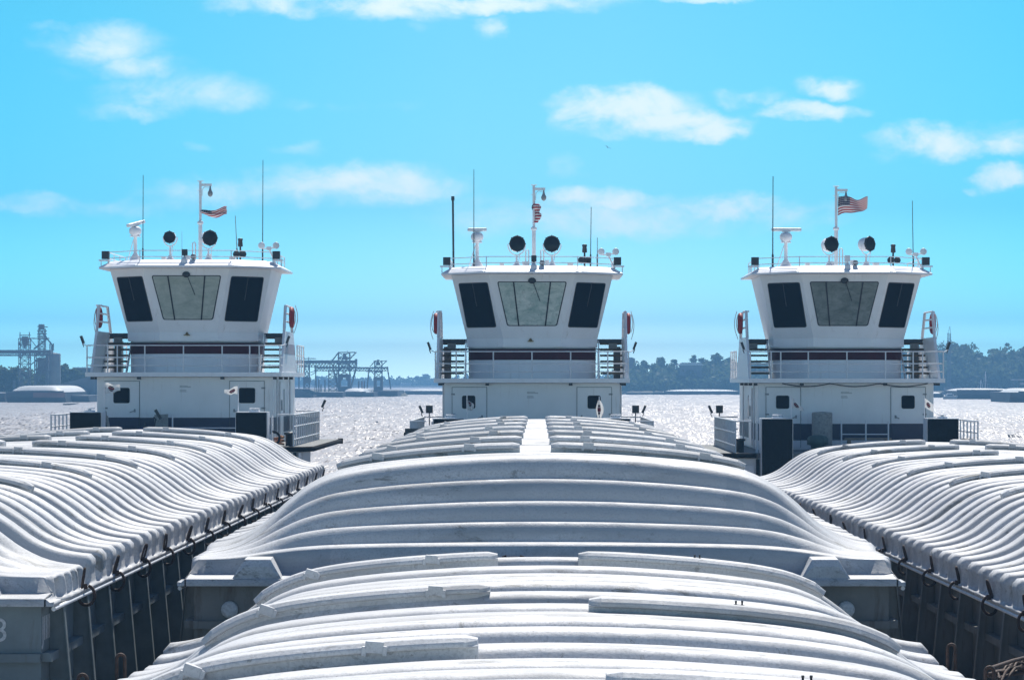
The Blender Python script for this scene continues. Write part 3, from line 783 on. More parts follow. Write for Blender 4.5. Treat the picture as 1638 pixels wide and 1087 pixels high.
    # roof
    def roofring(h, z):
        k = h; 
        return [Vector((-1.62+k*.18,-.14+k*.45,z)), Vector((1.62-k*.18,-.14+k*.45,z)), Vector((2.99-k*.34,1.2+k*.42,z)), Vector((2.99-k*.34,5.5-k*.4,z)), Vector((-2.99+k*.34,5.5-k*.4,z)), Vector((-2.99+k*.34,1.2+k*.42,z))]
    b = MB(); b.loft([roofring(0,8.065), roofring(0,8.12), roofring(1,8.33)]); rf = b.build('roof', M['white2'], root)
    rr = roofring(.75, 0)
    rail = [rr[4], rr[5], rr[0], rr[1], rr[2], rr[3]]
    paths = [[(p.x,p.y,z) for p in rail] for z in (8.62,)] + [[(p.x,p.y,8.42) for p in rail]]
    posts = []
    for a, c in zip(rail[:-1], rail[1:]):
        m = max(1, int(round((c-a).length / 1.35)))
        for k in range(m + (c is rail[-1])):
            p = a.lerp(c, k/m); posts.append(((p.x,p.y,8.26),(p.x,p.y,8.62)))
    pole_rail('roof_rail', root, paths, .015, posts)
    # ---- roof gear
    zr = 8.33
    rx = cfg['radar']; b = MB()
    b.lathe((rx[0],2.2,zr), [(.26,0),(.22,.05),(.06,.30),(.055,.85),(.12,.87),(.2,.97),(.21,1.08),(.15,1.17),(.06,1.19),(.06,1.24)], 16)
    b.obox((rx[0],2.2,zr+.86),(.34,.2,.03)); b.tube([(rx[0]-.3,2.4,zr),(rx[0]-.06,2.22,zr+.75)], .015, 5)
    ra = b.build('radar', M['white2'], root)
    b = MB(); b.obox((0,0,0),(rx[2],.13,.11)); b.obox((0,0,-.05),(.3,.16,.06)); b.xform(Matrix.Translation((rx[0]+rx[3],2.2,zr+1.28)) @ Matrix.Rotation(rx[1],4,'Z') @ Matrix.Rotation(rx[4],4,'Y'))
    b.build('radar_scanner', M['rail'], ra, bevel=.03)
    for a in cfg['lights']: searchlight(root, a[0], 1.75, a[1], a[2], zr, a[3], a[4])
    mx, mtop = cfg['mast']
    b = MB(); b.bar((mx,2.6,zr),(mx,2.6,zr+1.35),.065,n=10); b.bar((mx,2.6,zr+1.3),(mx,2.6,mtop),.045,n=10); b.lathe((mx,2.6,zr+1.28), [(.07,0),(.10,.02),(.10,.09),(.05,.12)], 10)
    b.bar((mx-.1,2.6,mtop),(mx+.1,2.6,mtop),.014); b.box(mx, mx+.38, 2.57, 2.63, mtop-.17, mtop-.09)
    b.tube([(mx+.06,2.58,mtop-.5),(mx+.07,2.58,mtop-.28),(mx+.15,2.58,mtop-.2),(mx+.3,2.58,mtop-.22)], .012, 5)
    b.bar((mx-.1,2.6,mtop-.32),(mx+.04,2.6,mtop-.32),.01)
    ms = b.build('mast', M['rail'], root)
    b = MB(); b.lathe((mx+.33,2.6,mtop-.52), [(.01,-.01),(.06,.02),(.085,.08),(.085,.14),(.05,.2),(.025,.3),(.025,.38)], 14); b.build('dome_camera', M['bracket'], ms)
    for a in cfg['whips']: whip(root, *a[0], **a[1])
    floodlamps(root, cfg['flood'], 1.9, 8.82)
    horns(root, cfg['horn'], 1.9, zr)
    for s in (-1, 1):
        b = MB(); b.obox((s*2.82,1.55,8.53),(.24,.2,.26)); n_ = b.build('navigation_lamp', M['blackmetal'], root)
        b = MB(); b.obox((s*2.86,1.6,8.36),(.36,.3,.04)); b.bar((s*2.98,1.6,8.34),(s*2.98,1.6,8.16),.015); b.bar((s*2.72,1.6,8.34),(s*2.72,1.6,8.22),.015); b.build('lamp_bracket', M['rail'], n_)
    for x, z1 in cfg['stubs']:
        b = MB(); b.tube([(x,2.0,zr),(x,2.0,z1),(x+.07,2.0,z1+.03),(x+.10,2.0,z1-.02),(x+.10,2.0,zr)], .022, 6); b.build('vent_pipe', M['rail'], root)
    lx = cfg['loudspk']
    b = MB(); b.obox((lx,.25,8.56),(.17,.16,.2)); b.bar((lx,.25,8.3),(lx,.25,8.5),.04); ls = b.build('loudhailer', M['blackmetal'] if not cfg.get('whitehailer') else M['white2'], root)
    b = MB(); b.sphere((lx,.12,8.28),(.11,.10,.12),12,7); b.sphere((lx+.02,-.05,8.10),(.08,.06,.06),10,6); b.build('hailer_base', M['rail'], ls)
    b = MB(); b.lathe((lx+.27,.3,8.42), [(.02,-.1),(.09,-.08),(.09,.08),(.02,.1)], 12, axis='y'); b.bar((lx+.27,.3,8.25),(lx+.27,.3,8.4),.02); b.build('roof_camera', M['bracket'], root)
    # junk boxes on the roof deck
    for k in range(4):
        x = -1.1 + .75*k + cfg['mast'][0]*.4; b = MB(); b.box(x, x+.14+.05*(k%2), 1.9, 2.2, zr+.001, zr+.16+.05*(k%3)); b.build('roof_locker', M['rail'], root)
    if cfg.get('cable'):
        b = MB(); pts = []
        for k in range(41):
            t = k/40; x = -2.1 + 4.7*t; pts.append((x, -.38, 4.50 - .10*abs(math.sin(t*math.pi*3))))
        b.tube(pts, .018, 5); b.build('slung_cable', M['blackmetal'], root)
    return root
def bx(px, Y=YB): return (px - CX) * Y / F
XB = {'left': bx(295.5), 'mid': bx(851), 'right': bx(1353)}
def lx(which, px, y=2.0): return (px - CX) * (YB + y) / F - XB[which]
def lz(py, y=2.0, dz=0): return HC - (py - HY) * (YB + y) / F - dz

boat_l = towboat(XB['left'], 'white towboat with its flag bunched to a streamer, and one searchlight smaller than the other', .2, dict(
    radar=(lx('left',215), R(62), .92, .02, R(-12)), lights=[(lx('left',274),lz(379,1.7,.2),.185,R(0),R(4)), (lx('left',335),lz(380.5,1.7,.2),.235,R(24),R(2))],
    mast=(lx('left',320.5,2.6), lz(289.5,2.6,.2)), whips=[((lx('left',228.5),2.0,8.33,lz(280,2,.2)),dict(lean=.004)), ((lx('left',420),2.0,8.33,lz(256,2,.2)),dict(lean=.004)), ((lx('left',380),2.0,8.33,lz(345,2,.2)),dict(lean=-.05)), ((lx('left',291),2.0,8.33,lz(370,2,.2)),dict(r=.006))],
    flood=lx('left',431), horn=lx('left',385), stubs=[(lx('left',308),8.95)], loudspk=lx('left',296,.3), finstripe=True, bigwin=True, slim=(1,), square=()))
boat_m = towboat(XB['mid'], 'white towboat with a flag wrapped round its mast and a thick black antenna', 0, dict(
    radar=(lx('mid',763), R(8), .64, .0, R(-1)), lights=[(lx('mid',826.5),lz(390.5,1.7),.245,R(8),R(-4)), (lx('mid',883),lz(390.5,1.7),.25,R(-3),R(-2))],
    mast=(lx('mid',854,2.6), lz(296,2.6)), whips=[((lx('mid',758),2.0,8.33,lz(271,2)),{}), ((lx('mid',725.5),2.0,8.33,lz(314,2)),dict(thick=.034,cap=.055,lean=-.01)), ((lx('mid',944.5),2.0,8.33,lz(331,2)),dict(lean=.012)), ((lx('mid',955.5),2.0,8.33,lz(380,2)),dict(r=.012))],
    flood=lx('mid',973), horn=lx('mid',935), stubs=[(lx('mid',841),8.9),(lx('mid',865),8.9)], loudspk=lx('mid',854,.3), front_glass=M['glassteal'], bulwark=True, slim=(-1,1), square=(-1,1)))
boat_r = towboat(XB['right'], 'white towboat under an open striped flag, black cable slung below its upper deck', 0, dict(
    radar=(lx('right',1258), R(3), 1.0, .02, 0), lights=[(lx('right',1325),lz(391,1.7),.235,R(22),R(-3)), (lx('right',1384),lz(390.5,1.7),.225,R(40),R(-3))],
    mast=(lx('right',1337.5,2.6), lz(298,2.6)), whips=[((lx('right',1236),2.0,8.33,lz(282,2)),dict(r=.016,lean=.004)), ((lx('right',1461),2.0,8.33,lz(321,2)),dict(lean=-.015))],
    flood=lx('right',1464), horn=lx('right',1428), stubs=[(lx('right',1343),8.95)], loudspk=lx('right',1355,.3), whitehailer=True, bowlamp=False, cable=True, front_glass=M['glassgrey'], slim=(-1,), square=(-1,)))

# ------------------------------------------------------------------ life rings hung outside the fins
def life_ring(X, Y, Z, label):
    b = MB(); b.tube([(0, .29*math.cos(a), .29*math.sin(a)) for a in np.linspace(0, 2*math.pi, 25)[:-1]], .07, 10, closed=True)
    r = b.build('life_ring', M['red']); r.location = (X, Y, Z); r.rotation_euler = (0, 0, 0)
    tag(r, label, 'life ring', 'life rings on the side fins')
    s = 1 if 'right fin' in label else -1
    b = MB(); b.tube([(s*(.09 + .10*math.sin(math.pi*t)), .25*math.cos(2.6*t), .42 - .95*t) for t in np.linspace(0, 1, 10)], .012, 5)
    b.tube([(s*(.08 + .06*math.sin(math.pi*t)), -.15, .3 - .6*t) for t in np.linspace(0, 1, 8)], .012, 5)
    b.build('grab_rope', M['rope'], r); return r
for which, dz, nm in (('left', .2, 'streamer-flag'), ('mid', 0, 'wrapped-flag'), ('right', 0, 'open-flag')):
    for s, sn in ((-1, 'left'), (1, 'right')):
        life_ring(XB[which] + s*(3.09 + .13), YB + 2.7, 6.50 + dz, 'dark red life ring with rope on the %s fin of the %s towboat' % (sn, nm))

# ------------------------------------------------------------------ flags
def cloth_material(name, kind):
    m = bpy.data.materials.new(name); m.use_nodes = True
    t = NT(m.node_tree); b = t.n['Principled BSDF']
    uv = t.node('ShaderNodeTexCoord').outputs['UV']; sp = t.node('ShaderNodeSeparateXYZ'); t.put(sp.inputs[0], uv)
    u, v = sp.outputs[0], sp.outputs[1]
    if kind == 'stripes':
        st = t.math('GREATER_THAN', t.math('MODULO', t.math('MULTIPLY', v, 6.5), 1), .5)     # 13 stripes, red first at both edges
        c = t.mix(st, (.42,.02,.03), (.78,.76,.75))
        can = t.math('MULTIPLY', t.math('LESS_THAN', u, .40), t.math('GREATER_THAN', v, .4615))
        gu = t.math('SUBTRACT', t.math('FRACT', t.math('MULTIPLY', u, 15)), .5); gv = t.math('SUBTRACT', t.math('FRACT', t.math('MULTIPLY', t.math('SUBTRACT', v, .4615), 9.3)), .5)
        star = t.math('LESS_THAN', t.math('ADD', t.math('MULTIPLY', gu, gu), t.math('MULTIPLY', gv, gv)), .085)
        c = t.mix(can, c, t.mix(star, (.012,.014,.055), (.6,.6,.62)))
    else:
        du, dv = t.math('MULTIPLY', t.math('SUBTRACT', u, .40), 1.35), t.math('SUBTRACT', v, .5)
        d = t.math('SQRT', t.math('ADD', t.math('MULTIPLY', du, du), t.math('MULTIPLY', dv, dv)))
        disc = t.math('LESS_THAN', d, .29)
        band = t.math('MULTIPLY', t.math('LESS_THAN', t.math('ABSOLUTE', dv), .16), t.math('GREATER_THAN', t.math('ABSOLUTE', dv), .10))
        lo = t.math('LESS_THAN', t.math('ABSOLUTE', dv), .10)
        dc = t.mix(lo, (.03,.012,.02), (.20,.02,.03)); dc = t.mix(band, dc, (.6,.52,.54))
        c = t.mix(disc, (.88,.88,.87), dc)
    t.put(b.inputs['Base Color'], c); b.inputs['Roughness'].default_value = .85; b.inputs['Specular IOR Level'].default_value = .1
    tr = t.node('ShaderNodeBsdfTranslucent'); t.put(tr.inputs[0], c); mx = t.node('ShaderNodeMixShader'); mx.inputs[0].default_value = .35 if kind == 'stripes' else .6
    t.l.new(b.outputs[0], mx.inputs[1]); t.l.new(tr.outputs[0], mx.inputs[2]); t.l.new(mx.outputs[0], t.n['Material Output'].inputs[0])
    return m
FL_S, FL_D = cloth_material('striped_flag_cloth', 'stripes'), cloth_material('house_flag_cloth', 'disc')
def cloth(name, fn, mat, parent=None, nu=36, nv=20):
    u = np.linspace(0, 1, nu); v = np.linspace(0, 1, nv); V = np.zeros((nv, nu, 3)); 
    for j in range(nv):
        for i in range(nu): V[j, i] = fn(u[i], v[j])
    o = grid_obj(name, V, mat, parent); me = o.data; uvl = me.uv_layers.new(name='UVMap')
    iu = np.tile(u, nv); iv = np.repeat(v, nu)
    vi = np.zeros(len(me.loops), dtype=np.int32); me.loops.foreach_get('vertex_index', vi)
    uvl.data.foreach_set('uv', np.stack([iu[vi], iv[vi]], 1).astype(np.float32).ravel())
    s = o.modifiers.new('Solidify', 'SOLIDIFY'); s.thickness = .006
    return o
def W3(px, py, Y):
    X, Z = at(px, py, Y); return Vector((X, Y, Z))
YF = YB + 2.6
# flying flag on the right boat
def f_right(u, v):
    x = u*.98; z = (v - .5) * .62
    return (x, .11*math.sin(u*9 + v*2.2) * (u**.6), .31 - (1-v)*(.62 - .27*u) + .055*math.sin(u*6.2 + .4) + .03*math.sin(u*12 + 3*v)*u)
c = cloth('national_flag', f_right, FL_S); c.location = W3(1340.5, 331, YF - .02); tag(c, 'striped red and white flag flying open from its mast beside a dome camera', 'flag', 'flags on the masts')
# furled flag on the left boat
def f_left(u, v):
    x = u*.86; w = .045 + .03*math.sin(3*u) + .035*u
    return (x, .07*math.sin(v*9 + u*4), (v-.5)*2*w - .10*math.sin(math.pi*min(1,u*1.1))*.9 + .10*u*(v-.3) + .018*math.sin(v*13+u*8))
c = cloth('national_flag', f_left, FL_S); c.location = W3(321.5, 338, YF - .02); tag(c, 'flag bunched into a narrow streamer on a towboat mast', 'flag', 'flags on the masts')
# wrapped flag on the middle boat
def f_mid(u, v):
    z = (v-.5)*.62; rad = .075 + .09*max(0, math.sin(math.pi*v*1.0))*abs(math.sin(2.2*math.pi*u)) + .05*(v > .5)*math.sin(v*9)
    a = u*7 + v*1.1; return (rad*math.cos(a) + .09*math.sin(math.pi*v)*(.6+.4*math.sin(7*v)), rad*.8*math.sin(a), z)
c = cloth('national_flag', f_mid, FL_S, nu=40, nv=26); c.location = W3(857, 341, YF - .0); tag(c, 'flag wrapped tightly round a towboat mast', 'flag', 'flags on the masts')

def house_flag(px, ptop, pbot, Y, fn, label, base_z):
    top = W3(px, ptop, Y); root = thing('house_flag', (top.x, Y, base_z), label, 'pennant', 'small white house flags on staffs')
    b = MB(); h = top.z - base_z; b.bar((0,0,0),(0,0,h+.02),.016); b.build('staff', M['white2'], root)
    c = cloth('flag_cloth', fn, FL_D, root, 24, 14); c.location = (0, 0, h); return root
YK = YB - 3.2
def hf_a(u, v): return (.03 + u*.46, .03*math.sin(u*8+v*2), -.03 - .06*u - (1-v)*(.34 - .16*u) + .02*math.sin(u*9))
def hf_b(u, v): return (-.02 - u*.42, .03*math.sin(u*7+v), -.05 - .13*u + (1-v)*(-.26 + .16*u) + .02*math.sin(u*8) + .02)
def hf_c(u, v): return (.02 + u*.20*math.sin(math.pi*min(1,(.25+.9*v)))*1.0, .05*math.sin(u*12), -.02 - (1-v)*.42 - .04*u + .05*u*math.sin(5*v))
def hf_d(u, v): return (-.015 + (u-.35)*.24*math.sin(math.pi*(.08+.84*v)), .05*math.sin(u*9+v*2), -.10 - (1-v)*.58)
def hf_e(u, v): return (.02 + u*.36, .03*math.sin(u*7), -.05 - .34*u + (1-v)*(-.30 + .20*u))
def hf_f(u, v): return (.02 + u*.27, .03*math.sin(u*7), -.02 - .22*u + (1-v)*(-.30 + .06*u))
house_flag(167, 611, 690, YK, hf_a, 'white house flag blowing right before the streamer-flag towboat left door', 2.53)
house_flag(381, 616, 690, YK, hf_b, 'white house flag blowing left before the streamer-flag towboat right door', 3.0)
house_flag(747, 632, 670, YK, hf_c, 'limp curled white house flag before the wrapped-flag towboat left window', 2.33)
house_flag(958.5, 635, 672, YK, hf_d, 'limp drooping white house flag before the wrapped-flag towboat right window', 2.33)
house_flag(1265.5, 633, 700, YK, hf_e, 'plain drooping white flag on staff before the open-flag towboat left door', 2.33)
house_flag(1478.5, 635, 700, YK, hf_f, 'white house flag with dark disc at the open-flag towboat right edge', 2.33)

# ------------------------------------------------------------------ loose gear on the towboats' fore decks
DK = 2.333
def gear(name, mb, mats, loc, label, cat, group=None, bevel=0, rz=0):
    o = mb.build(name, mats, None, bevel=bevel); o.location = loc; o.rotation_euler.z = rz; return tag(o, label, cat, group)
b = MB(); b.bar((0,0,0),(.12,0,.85),.02); b.obox((.20,-.02,.98),(.09,.08,.34),Matrix.Rotation(-.55,3,'Y')); b.bar((.05,0,.9),(.16,0,.8),.015)
for q in (-.2,.2): b.bar((0,0,.3),(q,.1*q,0),.018)
gear('work_lamp', b, M['blackmetal'], (lx('left',243,-1.2)+XB['left'], YB-1.2, DK+.2), 'black work lamp tilted on a stand before the streamer-flag towboat', 'work lamp')
b = MB(); b.slab_xz([(-.22,0),(.22,0),(.22,.98),(-.22,.96)], -.02, .02); gear('grey_board', b, M['greybox'], (lx('left',258,-.5)+XB['left'], YB-.5, DK+.2), 'grey board leaning on the front of the streamer-flag towboat', 'board')
b = MB(); b.lathe((0,0,0), [(.20,0),(.26,.5),(.28,.5),(.28,.54),(.24,.54),(.19,.04)], 18); gear('blue_tub', b, M['blue'], (lx('left',236,-1.0)+XB['left'], YB-1.0, DK+.2), 'dark blue plastic tub on the streamer-flag towboat fore deck', 'tub')
b = MB(); b.lathe((0,0,0), [(.06,0),(.06,.55),(.03,.62),(.03,.72)], 10); gear('gas_bottle', b, M['blackmetal'], (lx('left',232,-.7)+XB['left'], YB-.7, DK+.2), 'slim black bottle standing behind the blue tub', 'bottle')
b = MB(); b.box(-.28,.28,-.2,.2,0,1.0); b.box(-.285,.285,-.205,.205,1.0,1.02); gear('ventilator_box', b, M['greybox'], (lx('mid',815,-1.0)+XB['mid'], YB-1.0, DK), 'weathered grey box on the wrapped-flag towboat fore deck', 'deck box', bevel=.03)
b = MB(); b.bar((0,0,0),(0,0,1.02),.02); b.obox((-.03,-.03,1.04),(.12,.08,.05)); gear('lamp_post', b, M['green'], (lx('mid',828.5,-1.0)+XB['mid'], YB-1.0, DK), 'short dark lamp post beside the weathered grey box', 'lamp post')
b = MB(); b.lathe((0,0,0), [(.33,0),(.33,1.2),(.31,1.24),(.05,1.26)], 24); gear('capstan_trunk', b, M['greybox'], (lx('right',1315,-.9)+XB['right'], YB-.9, DK), 'tall grey cylindrical trunk on the open-flag towboat fore deck', 'ventilator')
b = MB(); b.lathe((0,0,0), [(.2,0),(.22,.2),(.34,.24),(.34,.42),(.28,.5),(.1,.54)], 18); gear('winch_drum', b, M['green'], (lx('right',1308,-1.9)+XB['right'], YB-1.9, DK), 'squat green winch drum before the tall grey trunk', 'winch')
b = MB(); b.box(-.75,.75,-.15,.15,.36,.42)
for q in (-.6,.6): b.box(q-.05,q+.05,-.13,.13,0,.36)
gear('deck_bench', b, M['wood'], (lx('right',1388,-.9)+XB['right'], YB-.9, DK), 'low timber bench before the open-flag towboat navy stripe', 'bench')
for which, dz, pxs in (('left', .2, (276, 395)), ('right', 0, (1346, 1385, 1421))):
    b = MB(); x0 = lx(which, pxs[0], -1.5); 
    for px in pxs: x = lx(which, px, -1.5) - x0; b.bar((x,0,0),(x,0,.98),.025)
    b.bar((0,0,.55),(lx(which,pxs[-1],-1.5)-x0,0,.55),.02)
    gear('deck_stanchions', b, M['rail'], (x0+XB[which], YB-1.5, DK+dz), 'low white stanchion rail before the %s towboat deckhouse' % {'left': 'streamer-flag', 'right': 'open-flag'}[which], 'rail')
# hoses and coiled rope by the streamer-flag towboat's right knee
b = MB(); b.tube([( .17*math.cos(a), .17*math.sin(a)*.6, .05 + .018*a) for a in np.linspace(0, 14, 60)], .035, 7); gear('rope_coil', b, M['rustbright'], (lx('left',445,-2.3)+XB['left'], YB-2.3, DK+.2), 'brown rope coil on the streamer-flag towboat deck by the knee', 'rope')
b = MB(); b.tube([( .2*math.cos(a), .05*math.sin(3*a), .25 + .2*math.sin(a)) for a in np.linspace(0, 2*math.pi, 24)[:-1]], .04, 7, closed=True); gear('rubber_hose', b, M['black'], (lx('left',437,-2.6)+XB['left'], YB-2.6, DK+.2), 'looped black hose on the streamer-flag towboat deck by the knee', 'hose')
b = MB(); b.lathe((0,0,0), [(.42,0),(.42,.06),(.30,.08),(.30,.72),(.42,.74),(.42,.80),(.1,.82)], 20)
for k in range(9): b.lathe((0,0,.1+.07*k), [(.30,0),(.33,.035),(.30,.07)], 20)
gear('hose_reel', b, M['bracket'], (XB['left']+3.38, YB+6.4, DK+.2), 'grey ribbed reel inside the streamer-flag towboat side rail', 'reel')
b = MB(); b.tube([(0,0,.95),(.08,-.02,.5),(.2,-.04,.25),(.26,0,.0)], .05, 7); b.bar((.0,0,.9),(-.02,0,1.1),.02); gear('mop', b, M['greybox'], (lx('left',172,-2.7)+XB['left'], YB-2.9, DK+.2), 'grey string mop leaning by the streamer-flag towboat left knee', 'mop')
# ------------------------------------------------------------------ far banks, woods and trees
def interp(tab, x):
    return float(np.interp(x, [a for a, _ in tab], [b for _, b in tab]))
M['soil'] = material('bank_soil', (.14,.12,.08), .9, var=.3, scale=.05, dirt=(.06,.09,.03), dirt_amt=.5)
M['steelfar'] = material('terminal_steel', (.10,.12,.15), .6, var=.2, scale=.5)
M['housefar'] = material('terminal_cladding', (.13,.14,.16), .7, var=.2, scale=.4, dirt=(.12,.08,.05), dirt_amt=.2)
M['palefar'] = material('pale_cladding', (.42,.43,.44), .7, var=.15, scale=.3, dirt=(.2,.18,.15), dirt_amt=.25)
M['silofar'] = material('grey_silo_concrete', (.20,.21,.21), .8, var=.2, scale=.3, dirt=(.12,.10,.08), dirt_amt=.3)
M['coverfar'] = material('far_barge_cover', (.46,.48,.48), .6, var=.12, scale=.4, dirt=(.3,.28,.25), dirt_amt=.15)
M['hullfar'] = material('far_barge_hull', (.055,.055,.06), .7, var=.3, scale=.3, dirt=(.14,.07,.05), dirt_amt=.3)
M['hullrust'] = material('far_rusty_hull', (.22,.10,.08), .8, var=.3, scale=.3, dirt=(.08,.06,.05), dirt_amt=.3)
M['roofteal'] = material('pale_metal_roof', (.50,.58,.58), .5, var=.1, scale=.3)
M['bark'] = material('bark', (.07,.055,.04), .9, var=.3, scale=1)
def leaf_material(name, a, b_):
    m = bpy.data.materials.new(name); m.use_nodes = True
    t = NT(m.node_tree); b = t.n['Principled BSDF']
    geo = t.node('ShaderNodeNewGeometry'); pos = t.node('ShaderNodeTexCoord').outputs['Object']
    f = t.math('ADD', t.math('MULTIPLY', geo.outputs['Random Per Island'], .5), t.math('MULTIPLY', t.noise(pos, .22, 3), .5))
    t.put(b.inputs['Base Color'], t.mix(f, a, b_)); b.inputs['Roughness'].default_value = .7; b.inputs['Specular IOR Level'].default_value = .2
    tr = t.node('ShaderNodeBsdfTranslucent'); t.put(tr.inputs[0], t.mix(f, a, b_)); mx = t.node('ShaderNodeMixShader'); mx.inputs[0].default_value = .4
    t.l.new(b.outputs[0], mx.inputs[1]); t.l.new(tr.outputs[0], mx.inputs[2]); t.l.new(mx.outputs[0], t.n['Material Output'].inputs[0])
    return m
M['leaf'] = leaf_material('leaf_green', (.06,.10,.05), (.12,.155,.08))
M['leafdark'] = leaf_material('leaf_dark_green', (.05,.085,.05), (.10,.13,.075))

def leaf_cloud(centres, radii, n, size):
    """n leaf-clump quads per blob spread near each blob's surface"""
    out = []
    for c, r in zip(centres, radii):
        d = nrng.normal(size=(n, 3)); d /= np.linalg.norm(d, axis=1)[:, None]
        rad = nrng.uniform(.55, 1.08, (n, 1)) * (1 + .22*np.sin(d[:, :1]*5 + c[0]) + .2*np.cos(d[:, 2:]*4 + c[1]))
        p = np.asarray(c) + d * rad * np.asarray(r)
        a = nrng.normal(size=(n, 3)); a /= np.linalg.norm(a, axis=1)[:, None]
        b = np.cross(a, nrng.normal(size=(n, 3))); b /= np.linalg.norm(b, axis=1)[:, None]
        s = (size * nrng.uniform(.5, 1.25, (n, 1)))
        a *= s; b *= s * nrng.uniform(.5, 1, (n, 1))
        out.append(np.stack([p - a*.5 - b*.35, p + a*.4 - b*.5, p + a*.5 + b*.4, p - a*.35 + b*.5], 1))
    return np.concatenate(out)

def wood(name, label, pxs, Y0, rows, prof, blob, n, size, base_z, step, mat='leaf'):
    C, Rr = [], []
    for k in range(rows):
        Y = Y0 + k * blob * 1.5; px = pxs[0]
        while px < pxs[1]:
            X = (px - CX) * Y / F; top = HC - (interp(prof, px) - HY) * Y / F
            h = max(2.2, (top - base_z) * (.45 + .55 * (k + 1) / rows)) + rng.uniform(-.14, .05) * (top - base_z)
            rr = blob * rng.uniform(.75, 1.2); z = base_z + h - rr*.9
            C.append((X + rng.uniform(-.5,.5)*blob, Y + rng.uniform(-1,1)*blob, z)); Rr.append((rr, rr, rr*.95))
            zz = z - rr*1.1
            while zz > base_z:
                C.append((X + rng.uniform(-.6,.6)*blob, Y - blob*.5, zz)); Rr.append((rr, rr, rr)); zz -= rr*1.2
            px += step * F / Y * rng.uniform(.7, 1.3)
    o = quads_obj(name, leaf_cloud(C, Rr, n, size), M[mat])
    return tag(o, label, 'wood', kind='stuff')

def tree(px, ptop, Y, base_z, rad, label, mat='leaf', slim=1., lean=0.):
    X, top = at(px, ptop + 1.5, Y); rad *= 1.25
    root = thing('tree', (X, Y, base_z), label, 'tree', 'trees standing on the far skyline')
    h = top - base_z; b = MB()
    b.tube([(0,0,-.3),(.1*rad,0,h*.35),(lean*.5+.05*rad,.1,h*.62),(lean,0,h*.86)], [.09*rad+.08,.07*rad+.05,.05*rad+.03,.03], 7)
    for k in range(5):
        a = rng.uniform(0, 6.28); z0 = h*rng.uniform(.35,.6)
        b.tube([(.05*rad,0,z0),(.45*rad*math.cos(a),.45*rad*math.sin(a),z0+h*.14),(.8*rad*math.cos(a),.8*rad*math.sin(a),z0+h*.2)], [.05*rad,.035*rad,.015*rad], 5)
    b.build('trunk', M['bark'], root)
    C, Rr = [], []
    for k in range(9):
        a = rng.uniform(0, 6.28); q = rng.uniform(.1, .75) * rad
        f = rng.uniform(.5, .88); s = rng.uniform(.30, .52) * rad * (1.15 - .5*abs(f-.66))
        C.append((lean*f + q*math.cos(a)*slim, q*math.sin(a), h*f)); Rr.append((s*1.15*slim, s*1.15, s*.8))
    C.append((lean, 0, h - rad*.28)); Rr.append((rad*.4*slim, rad*.4, rad*.3))
    C.append((lean*.6, 0, h - rad*.95)); Rr.append((rad*.7*slim, rad*.6, rad*.6))
    quads_obj('crown', leaf_cloud(C, Rr, 130, .17*rad + .28), M[mat], root)
    return root

def bank(name, label, poly, z):
    c = Vector((sum(p[0] for p in poly)/len(poly), sum(p[1] for p in poly)/len(poly)))
    ins = [(p[0] + (c.x-p[0])/ (Vector(p)-c).length*6, p[1] + (c.y-p[1])/(Vector(p)-c).length*6) for p in poly]
    b = MB(); b.loft([[(x,y,-.8) for x,y in poly],[(x,y,z*.6) for x,y in [((p[0]*2+q[0])/3,(p[1]*2+q[1])/3) for p,q in zip(poly,ins)]],[(x,y,z) for x,y in ins]], 0, False)
    o = b.build(name, M['soil']); return tag(o, label, 'bank', kind='structure')
bank('terrain', 'low river bank under the grain terminal', [(-500,560),(-92,572),(-72,700),(-36,752),(-50,1000),(-500,1000)], 1.1)
bank('terrain', 'low wooded river bank on the far right', [(22,858),(150,846),(520,846),(520,1500),(40,1500)], 1.1)
bank('terrain', 'distant river bank upstream', [(-900,1745),(900,1745),(900,2400),(-900,2400)], 1.0)

pr = [(960,584),(1005,584),(1040,583),(1100,584),(1150,577),(1185,577),(1250,573),(1400,562),(1500,552),(1545,551),(1560,556),(1590,560),(1605,556),(1640,555),(1900,550)]
wood('far_woods', 'bluish mass of trees along the right river bank', (985, 1760), 866, 5, pr, 2.6, 95, 1.15, 1.0, 3.4)
wood('left_woods', 'green trees massed behind the grain elevator', (-120, 300), 600, 4, [(-120,588),(30,590),(80,592),(110,589),(150,598),(300,600)], 1.7, 110, .75, 1.0, 2.4)
wood('upstream_woods', 'pale blue line of trees far upstream', (330, 1120), 1760, 3, [(330,598),(470,599),(540,602),(640,603),(680,600),(760,599),(1120,596)], 3.4, 70, 1.7, .9, 5, 'leafdark')

for px, py, r, lb in ((1526,547,2.9,'tall round tree on the right skyline beside the crane boom'), (1545,549,3.0,'ragged tree on the right skyline just right of the crane boom'),
        (1590,556,2.7,'dark dome-shaped tree left of a skyline gap at far right'), (1604,558,1.9,'small tree on the right skyline between two domes'), (1619,559,1.8,'low rounded tree near the right picture edge'), (1638,553,2.6,'tree on the skyline at the right picture edge'),
        (1568,562,1.5,'thin spiky tree low on the right skyline'),
        (1029,575,1.8,'small round tree alone on the middle skyline'), (1057,569.5,2.2,'broad tree on the skyline left of the pale roof'), (1080,573,1.7,'tree just left of the pale-roofed house'),
        (1109,566.5,1.4,'thin lone tree rising above the pale roof'), (1122,571,1.9,'tree right of the thin lone tree'), (1145,564,3.1,'largest domed tree on the skyline right of the pale roof'), (1166,571,2.2,'tree on the shoulder right of the largest dome')):
    tree(px, py, 905, 1.0, r, lb, lean=rng.uniform(-.4,.4))
